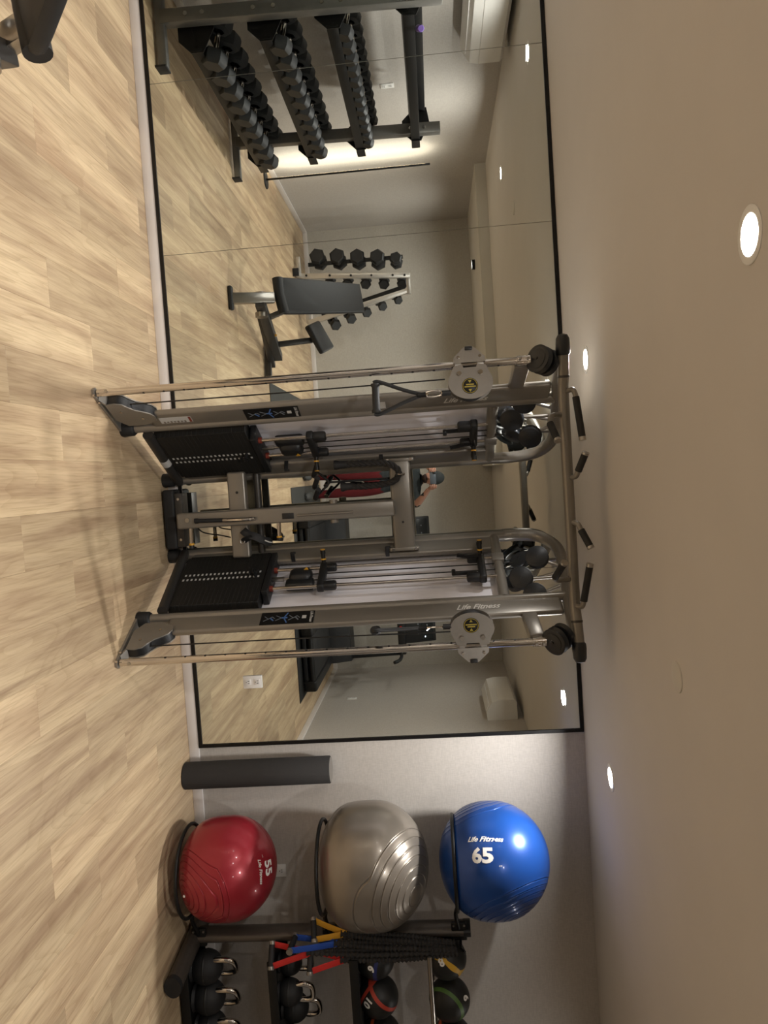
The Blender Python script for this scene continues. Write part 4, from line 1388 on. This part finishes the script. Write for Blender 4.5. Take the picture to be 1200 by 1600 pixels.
# ------------------------------------------------------------------ vertical dumbbell tree by the back wall
def dumbbell_tree():
    t = thing('dumbbell_tree', 'silver upright dumbbell tree in the far left corner', 'rack', (-2.5, -5.35, 0))
    ft = MB().bar((-2.62, -5.06, 0.05), (-2.62, -5.75, 0.05), 0.06, 0.06, bev=0.008).build('foot', 'silverframe', t)
    MB().box((-2.62, -5.05, 0.04), (0.10, 0.014, 0.08), None, 0.004).build('foot_cap', 'rubber', ft)
    MB().bar((-2.85, -5.20, 0.06), (-2.62, -5.20, 0.06), 0.05, 0.05, bev=0.008).build('foot', 'silverframe', t)
    MB().bar((-2.62, -5.28, 0.12), (-2.02, -5.32, 0.12), 0.06, 0.06, bev=0.008).build('cross_foot', 'silverframe', t)
    p1 = MB().bar((-2.61, -5.22, 0.06), (-2.50, -5.22, 1.47), 0.065, 0.05, (0, 1, 0), bev=0.006).build('post', 'silverframe', t)
    for z in (0.15, 0.45, 0.72, 0.98, 1.25, 1.40):
        x = -2.61 + 0.11 * (z - 0.06) / 1.41
        MB().cyl((x, -5.19, z), (x, -5.182, z), 0.014, n=12).build('bolt_head', 'black', p1)
    MB().bar((-2.02, -5.26, 0.13), (-2.33, -5.26, 1.46), 0.065, 0.05, (0, 1, 0), bev=0.006).build('post', 'silverframe', t)
    MB().bar((-2.52, -5.24, 1.44), (-2.28, -5.26, 1.44), 0.06, 0.05, bev=0.006).build('top_bar', 'silverframe', t)
    MB().box((-2.76, -5.28, 0.78), (0.05, 0.012, 1.22)).build('saddle_plate', 'black2', t)
    MB().bar((-2.10, -5.30, 0.30), (-2.36, -5.30, 1.36), 0.012, 0.09, (1, 0, 0.2)).build('saddle_plate', 'black2', t)
    big = hex_dumbbell(0.105, 0.12, 0.125)
    lo = [((-2.845, 0.30), 1.0), ((-2.825, 0.555), 1.0), ((-2.800, 0.81), 0.97), ((-2.775, 1.065), 0.97), ((-2.745, 1.30), 0.80)]
    for k, ((x, z), s) in enumerate(lo):
        o = big if k == 0 else copy_tree(big)
        o.location = Vector((x, -5.38, z)) * K
        o.rotation_euler = (math.radians(8 * k), 0, PI / 2)
        o.scale = (s, s, s)
        tag(o, '%s largest dumbbell from the floor, outer column of the corner tree' % ORD[k], 'dumbbell', 'dumbbells on the corner tree')
    mid = hex_dumbbell(0.072, 0.085, 0.115)
    for k in range(5):
        o = mid if k == 0 else copy_tree(mid)
        z = 0.42 + 0.235 * k
        o.location = Vector((-2.60 + 0.09 * z, -5.42, z)) * K
        o.rotation_euler = (0, 0, math.radians(62))
        tag(o, '%s dumbbell from the floor behind the silver post of the corner tree' % ORD[k], 'dumbbell', 'dumbbells on the corner tree')
    sm = hex_dumbbell(0.062, 0.078, 0.115)
    for k in range(5):
        o = sm if k == 0 else copy_tree(sm)
        f = k / 4
        o.location = Vector((-2.03 - 0.24 * f, -5.36, 0.44 + 0.83 * f)) * K
        s = 1.2 - 0.25 * f
        o.scale = (s, s, s)
        o.rotation_euler = (0, math.radians(-16), math.radians(58))
        tag(o, '%s dumbbell from the floor on the sloping arm of the corner tree' % ORD[k], 'dumbbell', 'dumbbells on the corner tree')


dumbbell_tree()


# ------------------------------------------------------------------ adjustable bench
def bench():
    t = thing('weight_bench', 'black padded adjustable bench, its lobed pad end in the picture corner', 'bench', (-1.55, -2.3, 0))
    A, B = Vector((-1.600, -2.02, 0.385)), Vector((-1.690, -2.76, 1.030))
    ey = (B - A).normalized()
    ex = Vector((1, 0.12, 0)).normalized()
    ex = (ex - ey * ex.dot(ey)).normalized()
    ez = ex.cross(ey)
    L = (B - A).length
    outline = [(-0.135, L), (0.135, L), (0.150, L * 0.5), (0.158, 0.10), (0.158, 0.03)]
    for k in range(9):                       # lobed lower end
        a = k / 8
        outline.append((0.150 - 0.30 * a, 0.0 - 0.035 * abs(math.sin(2 * PI * a)) + 0.0))
    outline += [(-0.158, 0.03), (-0.158, 0.10), (-0.150, L * 0.5)]
    bm_ = MB()
    # pad built as layered rounded slab
    layers = [(-0.030, 0.93), (-0.022, 0.985), (0.0, 1.0), (0.022, 0.985), (0.032, 0.95)]
    vs, fs = [], []
    n = len(outline)
    cxm = Vector((0, L / 2))
    for h, s in layers:
        for p in outline:
            q = cxm + (Vector(p) - cxm) * (s if True else 1)
            vs.append(A + ex * q.x + ey * q.y + ez * h)
    for i in range(len(layers) - 1):
        for k in range(n):
            k2 = (k + 1) % n
            fs.append([i * n + k, i * n + k2, (i + 1) * n + k2, (i + 1) * n + k])
    fs.append(list(range(n))[::-1])
    fs.append([(len(layers) - 1) * n + k for k in range(n)])
    bm_.add(vs, fs, True)
    pad = bm_.build('back_pad', 'vinyl', t)
    mb = MB().tube([A + ex * (-0.15) + ey * 0.015 - ez * 0.004, A + ey * 0.0 - ez * 0.006, A + ex * 0.15 + ey * 0.015 - ez * 0.004], 0.048, 16)
    mb.build('pad_roll', 'vinyl', t)
    MB().bar(A + ey * 0.10 + ez * 0.055, A + ey * 0.75 + ez * 0.055, 0.06, 0.04, ez, bev=0.006).build('pad_rail', 'steel', t)
    # front support leg with its foot
    MB().bar((-1.56, -1.81, 0.02), (-1.575, -1.97, 0.35), 0.09, 0.06, (0, 1, 0), bev=0.008).build('front_leg', 'steel', t)
    MB().box((-1.56, -1.79, 0.02), (0.20, 0.06, 0.035), None, 0.012).build('rubber_foot', 'rubber', t)
    # main rail and rear frame
    MB().bar((-1.53, -1.90, 0.24), (-1.24, -3.02, 0.14), 0.075, 0.085, bev=0.006).build('main_rail', 'framed', t)
    MB().bar((-1.50, -2.25, 0.16), (-1.18, -3.10, 0.06), 0.06, 0.06, bev=0.006).build('lower_rail', 'framed', t)
    MB().bar((-1.42, -3.05, 0.04), (-1.02, -2.97, 0.04), 0.06, 0.06, bev=0.008).build('rear_foot', 'framed', t)
    MB().bar((-1.47, -2.22, 0.25), (-1.62, -2.38, 0.57), 0.045, 0.045, (0, 1, 0), bev=0.005).build('adjustment_strut', 'steel', t)
    for c in ((-1.62, -2.02, 0.22), (-1.45, -2.02, 0.22)):
        MB().cyl((c[0] - 0.02, c[1], c[2]), (c[0] + 0.02, c[1], c[2]), 0.055, n=22).build('hinge_disc', 'steel', t)
    MB().bar((-1.32, -2.75, 0.18), (-1.36, -2.88, 0.52), 0.05, 0.05, (0, 1, 0), bev=0.006).build('seat_post', 'framed', t)
    s0 = Vector((-1.385, -2.90, 0.585))
    sx = Vector((0.9, -0.25, 0.25)).normalized()
    sn = Vector((-0.32, 0.42, 0.85)).normalized()
    sy = sn.cross(sx).normalized()
    sx = sy.cross(sn)
    MB().box(s0, (0.30, 0.26, 0.06), Matrix((sx, sy, sn)).transposed(), 0.022, 3).build('seat_pad', 'vinyl', t)
    MB().prism([(-0.014, -0.012), (0.014, -0.012), (0, 0.014)], (-1.355, -2.46, 0.245), (1, 0, 0), (0, 0.3, 1), 0.002).build('warning_triangle', 'yellow', t)


bench()


# ------------------------------------------------------------------ slim floor lamp washing the left wall
def floor_lamp():
    x, y = -3.27, -3.74
    t = thing('floor_lamp', 'slim black upright LED floor lamp lighting the left wall', 'lamp', (x, y, 0))
    MB().lathe([(0.0001, 0), (0.095, 0), (0.097, 0.006), (0.09, 0.014), (0.0001, 0.016)], (x, y, 0), (0, 0, 1), 32).build('base_disc', 'black2', t)
    MB().box((x, y, 0.90), (0.018, 0.018, 1.76), None, 0.003).build('pole', 'black2', t)
    MB().box((x - 0.0093, y, 0.93), (0.001, 0.010, 1.60)).build('light_strip', 'strip', t)
    la = bpy.data.lights.new('lamp_wash', 'AREA')
    la.shape = 'RECTANGLE'
    la.size = 1.6 * K
    la.size_y = 0.02
    la.energy = 15.0
    la.color = (1.0, 0.93, 0.80)
    lo = bpy.data.objects.new('lamp_wash', la)
    COL.objects.link(lo)
    lo.parent = t
    lo.location = (-0.02, 0, 0.93 * K)
    # local -Z points to the wall (-X), local X up
    lo.rotation_euler = Matrix(((0, 0, 1), (0, 1, 0), (-1, 0, 0))).to_euler()
    MB().tube(cr([(x, y - 0.02, 0.02), (x - 0.04, y + 0.05, 0.006), (x - 0.12, y + 0.10, 0.006), (XL + 0.03, y + 0.18, 0.10)], 6), 0.003, 6).build('power_cord', 'cable', t)


floor_lamp()


# ------------------------------------------------------------------ floor mats and treadmills
def floor_mat(x0, x1, y0, y1, m, label, th=0.008):
    o = MB().box(((x0 + x1) / 2, (y0 + y1) / 2, th / 2), (x1 - x0, abs(y1 - y0), th), None, 0.003).build('floor_mat', m)
    tag(o, label, 'mat')


floor_mat(-1.02, -0.04, -3.15, -5.05, 'matg', 'grey rubber floor mat left of the person, nearest the mirror')
floor_mat(0.07, 1.25, -3.88, -5.95, 'matg', 'grey rubber floor mat under the middle treadmill')
floor_mat(1.50, 2.42, -3.52, -5.95, 'matb', 'black rubber floor mat under the right-hand treadmill')


def treadmill(xc, yf, label, th=0.008):
    """console faces the mirror; yf = deck end nearest the mirror"""
    t = thing('treadmill', label, 'treadmill', (xc, yf - 0.9, th))
    z0 = th
    W, L = 0.74, 1.72
    yb = yf - L
    MB().box((xc, yf - 0.62, z0 + 0.13), (0.50, 1.24, 0.03), None, 0.006).build('running_belt', 'rubber', t)
    for s in (-1, 1):
        MB().box((xc + s * 0.31, yf - 0.64, z0 + 0.115), (0.115, 1.30, 0.09), None, 0.016, 3).build('side_rail', 'black', t)
        ec = MB().box((xc + s * 0.31, yf - 0.01, z0 + 0.085), (0.12, 0.07, 0.14), None, 0.02, 3).build('rear_end_cap', 'black2', t)
    MB().cyl((xc - 0.26, yf - 0.02, z0 + 0.115), (xc + 0.26, yf - 0.02, z0 + 0.115), 0.034).build('roller', 'black2', t)
    MB().box((xc, yf - 0.03, z0 + 0.045), (0.62, 0.05, 0.05), None, 0.01).build('base_beam', 'black', t)
    # motor hood
    poly = [(0, 0.02), (0.48, 0.02), (0.50, 0.10), (0.47, 0.30), (0.34, 0.42), (0.10, 0.40), (0.02, 0.22)]
    MB().prism([(-a, b) for a, b in poly], (xc, yf - 1.22, z0), (0, 1, 0), (0, 0, 1), W).build('motor_hood', 'black', t)
    # uprights, console frame, handrails
    for s in (-1, 1):
        up_ = MB().bar((xc + s * 0.335, yf - 1.42, z0 + 0.06), (xc + s * 0.335, yf - 1.50, 1.03), 0.055, 0.085, (0, 1, 0), bev=0.012).build('upright', 'black2', t)
        MB().tube(cr([(xc + s * 0.335, yf - 1.50, 1.00), (xc + s * 0.335, yf - 1.36, 1.05), (xc + s * 0.335, yf - 1.10, 1.04), (xc + s * 0.335, yf - 0.98, 0.98)], 6), 0.022, 14).build('handrail', 'rubber', t)
    MB().bar((xc - 0.36, yf - 1.50, 1.06), (xc + 0.36, yf - 1.50, 1.06), 0.10, 0.10, bev=0.02).build('console_beam', 'black', t)
    sl = Vector((0, 0.35, 0.94)).normalized()
    sn = Vector((0, 0.94, -0.35)) * -1
    cn = MB().bar((xc, yf - 1.49, 1.10), (xc, yf - 1.60, 1.50), 0.44, 0.045, (0, 1, 0.25), bev=0.015).build('console', 'black', t)
    f = Vector((0, 0.97, 0.26)).normalized()
    v = Vector((0, -0.265, 0.964)).normalized()
    c0 = Vector((xc, yf - 1.545, 1.30)) + f * 0.026
    RM = Matrix((Vector((1, 0, 0)), v, f)).transposed()
    MB().box(c0 + v * 0.09, (0.38, 0.16, 0.004), RM, 0.001).build('display_screen', 'screen', cn)
    for a, b, m in ((-0.14, -0.03, 'led_r'), (-0.10, -0.03, 'led_r'), (-0.06, -0.03, 'led_g'), (-0.02, -0.03, 'markgrey'), (0.05, -0.03, 'markgrey'), (0.10, -0.03, 'markgrey'), (0.15, 0.06, 'led_w'), (-0.1, 0.09, 'markgrey'), (0.0, 0.09, 'markgrey')):
        MB().box(c0 + Vector((1, 0, 0)) * a + v * b + f * 0.002, (0.018, 0.014, 0.006), RM, 0.001).build('button', m, cn)
    MB().cyl((xc, yf - 1.47, 1.055), (xc, yf - 1.435, 1.055), 0.02, n=16).build('stop_button', 'strapr', t)


treadmill(0.80, -4.02, 'black treadmill in the middle, behind the person')
treadmill(1.98, -3.72, 'black treadmill on the right beside the wall')


# ------------------------------------------------------------------ person taking the photograph
def skin_mesh(pts, edges, root=0, levels=2):
    me = bpy.data.meshes.new('tmp_skin')
    me.from_pydata([p[0] for p in pts], edges, [])
    ob = bpy.data.objects.new('tmp_skin', me)
    COL.objects.link(ob)
    md = ob.modifiers.new('skin', 'SKIN')
    md.use_smooth_shade = True
    for i, d in enumerate(me.skin_vertices[0].data):
        r = pts[i][1]
        d.radius = r if isinstance(r, tuple) else (r, r)
        d.use_root = (i == root)
    sb = ob.modifiers.new('sub', 'SUBSURF')
    sb.levels = levels
    sb.render_levels = levels
    bpy.context.view_layer.update()
    dg = bpy.context.evaluated_depsgraph_get()
    ev = bpy.data.meshes.new_from_object(ob.evaluated_get(dg))
    V = [v.co.copy() for v in ev.vertices]
    F = [list(p.vertices) for p in ev.polygons]
    bpy.data.objects.remove(ob)
    bpy.data.meshes.remove(me)
    bpy.data.meshes.remove(ev)
    return V, F


def person():
    px = 0.075
    t = thing('person', 'person in dark striped shirt, red trousers and cap photographing the mirror', 'person', (px, -4.88, 0))
    P = [((px, -4.90, 0.90), (0.145, 0.105)),      # 0 pelvis
         ((px, -4.89, 1.05), (0.135, 0.10)),       # 1 waist
         ((px, -4.88, 1.20), (0.150, 0.11)),       # 2 chest
         ((px, -4.87, 1.355), (0.130, 0.09)),      # 3 upper chest
         ((px, -4.86, 1.435), 0.058),               # 4 neck
         ((px, -4.84, 1.49), 0.058),               # 5 head base
         ((px + 0.160, -4.87, 1.375), 0.064),      # 6 R shoulder
         ((px + 0.325, -4.76, 1.355), 0.060),      # 7 R elbow
         ((px + 0.215, -4.645, 1.465), 0.038),       # 8 R forearm
         ((px + 0.120, -4.575, 1.545), 0.027),     # 9 R wrist
         ((px - 0.160, -4.87, 1.375), 0.064),      # 10
         ((px - 0.325, -4.76, 1.355), 0.060),
         ((px - 0.215, -4.645, 1.465), 0.038),
         ((px - 0.128, -4.575, 1.545), 0.027),     # 13 L wrist
         ((px + 0.095, -4.90, 0.80), 0.092),       # 14 R hip
         ((px + 0.110, -4.87, 0.47), 0.066),       # 15 R knee
         ((px + 0.115, -4.90, 0.10), 0.052),       # 16 R ankle
         ((px - 0.095, -4.90, 0.80), 0.092),
         ((px - 0.110, -4.87, 0.47), 0.066),
         ((px - 0.115, -4.90, 0.10), 0.052)]
    E_ = [(0, 1), (1, 2), (2, 3), (3, 4), (4, 5), (3, 6), (6, 7), (7, 8), (8, 9), (3, 10), (10, 11), (11, 12), (12, 13), (0, 14), (14, 15), (15, 16), (0, 17), (17, 18), (18, 19)]
    V, F = skin_mesh(P, E_)
    mb = MB()
    n0 = 0
    mb.add(V, F, True)
    for i, f in enumerate(mb.f):
        c = sum((mb.v[j] for j in f), Vector()) / len(f)
        ax_ = abs(c.x - px)
        if c.z < 0.96 and ax_ < 0.24:
            m = 2
        elif c.z < 1.47 and (ax_ < 0.20 or c.y < -4.705):
            m = 1
        else:
            m = 0
        mb.mi[i] = m
    # head with face
    hc = Vector((px, -4.805, 1.575))
    mb.ball(hc, (0.073, 0.090, 0.112), 24)
    mb.ball(hc + Vector((0, 0.020, -0.065)), (0.052, 0.062, 0.050), 16)                      # jaw
    mb.lathe([(0.0001, 0.03), (0.010, 0.018), (0.016, -0.012), (0.010, -0.022), (0.0001, -0.024)], hc + Vector((0, 0.092, -0.012)), (0, -0.25, 1), 12)   # nose
    for s in (-1, 1):
        mb.ball(hc + Vector((s * 0.075, -0.005, -0.005)), (0.010, 0.020, 0.032), 12)          # ears
        mb.ball(hc + Vector((s * 0.030, 0.080, 0.012)), (0.012, 0.010, 0.008), 10, mi=3)      # eyes
    mb.ball(hc + Vector((0, 0.086, -0.052)), (0.024, 0.008, 0.006), 10, mi=3)                # mouth
    # hands: palm and five fingers closing on the phone's ends
    for s in (-1, 1):
        wr = Vector((px + (0.120 if s > 0 else -0.128), -4.575, 1.545))
        ph = Vector((px + (0.066 if s > 0 else -0.072), -4.514, 1.595))       # phone end
        pc = Vector((px + s * 0.112, -4.545, 1.585))
        mb.tube([wr, wr.lerp(pc, 0.5), pc, pc + Vector((-s * 0.006, 0.010, 0.025))], [0.024, 0.030, 0.034, 0.022], 14, flat=(0.75, 1.15))
        for q, (dz, L) in enumerate(((0.050, 0.9), (0.030, 1.0), (0.010, 0.97), (-0.010, 0.8))):
            b0 = pc + Vector((-s * 0.002, 0.006, dz - 0.015))
            k1 = b0 + Vector((s * 0.006, 0.026, 0.006)) * L
            k2 = k1 + Vector((-s * 0.022, 0.012, 0.002)) * L
            k3 = k2 + Vector((-s * 0.022, -0.002, -0.004)) * L
            k3.y = min(k3.y, -4.503)
            k2.y = min(k2.y, -4.502)
            mb.tube(cr([b0, k1, k2, k3], 4), [0.0095] * 5 + [0.0088] * 4 + [0.008] * 3 + [0.004], 9)
        th0 = wr.lerp(pc, 0.55) + Vector((-s * 0.016, 0.004, -0.010))
        mb.tube(cr([th0, th0 + Vector((-s * 0.022, 0.010, 0.008)), th0 + Vector((-s * 0.040, 0.016, 0.022))], 4), [0.012, 0.0115, 0.011, 0.011, 0.0105, 0.010, 0.009, 0.008, 0.004], 9)
    body = mb.build('body', ['skin', 'shirt', 'pants', 'beard'], t)
    # cap
    prof = [(0.0001, 0.118)] + [(0.086 * math.sin(a), 0.118 * math.cos(a)) for a in [0.2 + 1.25 * k / 10 for k in range(11)]] + [(0.087, 0.0)]
    cp = MB()
    cp.lathe([(r, h + 0.045) for r, h in prof], hc, (0, -0.12, 1), 28)
    cp.v = [Vector((v.x, hc.y + (v.y - hc.y) * 1.16, v.z)) for v in cp.v]
    cap = cp.build('cap', 'cap', t)
    br = [(-0.070, 0.070), (-0.060, 0.125), (-0.030, 0.155), (0, 0.162), (0.030, 0.155), (0.060, 0.125), (0.070, 0.070), (0, 0.092)]
    MB().prism(br, hc + Vector((0, 0, 0.052)), (1, 0, 0), (0, 1, -0.12), 0.006).build('brim', 'cap', cap)
    bd = MB().ball(hc + Vector((0, 0.026, -0.072)), (0.056, 0.062, 0.046), 18)
    bd.build('beard', 'beard', t)
    for s in (-1, 1):
        x = px + s * 0.118
        sh = MB()
        pr = [(0, 0.050), (0.05, 0.055), (0.10, 0.052), (0.16, 0.040), (0.19, 0.026)]
        sh.tube([(x, -4.99, 0.042), (x, -4.94, 0.045), (x, -4.87, 0.046), (x + s * 0.005, -4.78, 0.040), (x + s * 0.008, -4.71, 0.032), (x + s * 0.008, -4.685, 0.026)], [0.030, 0.044, 0.048, 0.050, 0.040, 0.018], 18, flat=(1.0, 0.85))
        so = sh.build('shoe', 'shoe', t)
        MB().tube([(x, -4.995, 0.010), (x, -4.9, 0.010), (x + s * 0.006, -4.78, 0.010), (x + s * 0.008, -4.69, 0.010)], [0.036, 0.044, 0.052, 0.030], 14, flat=(1.0, 0.2)).build('sole', 'black', so)
    ph = thing('phone', 'grey phone held sideways in both hands before the person\'s face', 'phone', (0.068, -4.5135, 1.558))
    MB().box((0.068, -4.5135, 1.5945), (0.150, 0.008, 0.073), None, 0.003).build('phone_case', 'phone', ph)
    MB().box((0.012, -4.5085, 1.6135), (0.034, 0.003, 0.032), None, 0.001).build('camera_bump', 'screen', ph)


person()
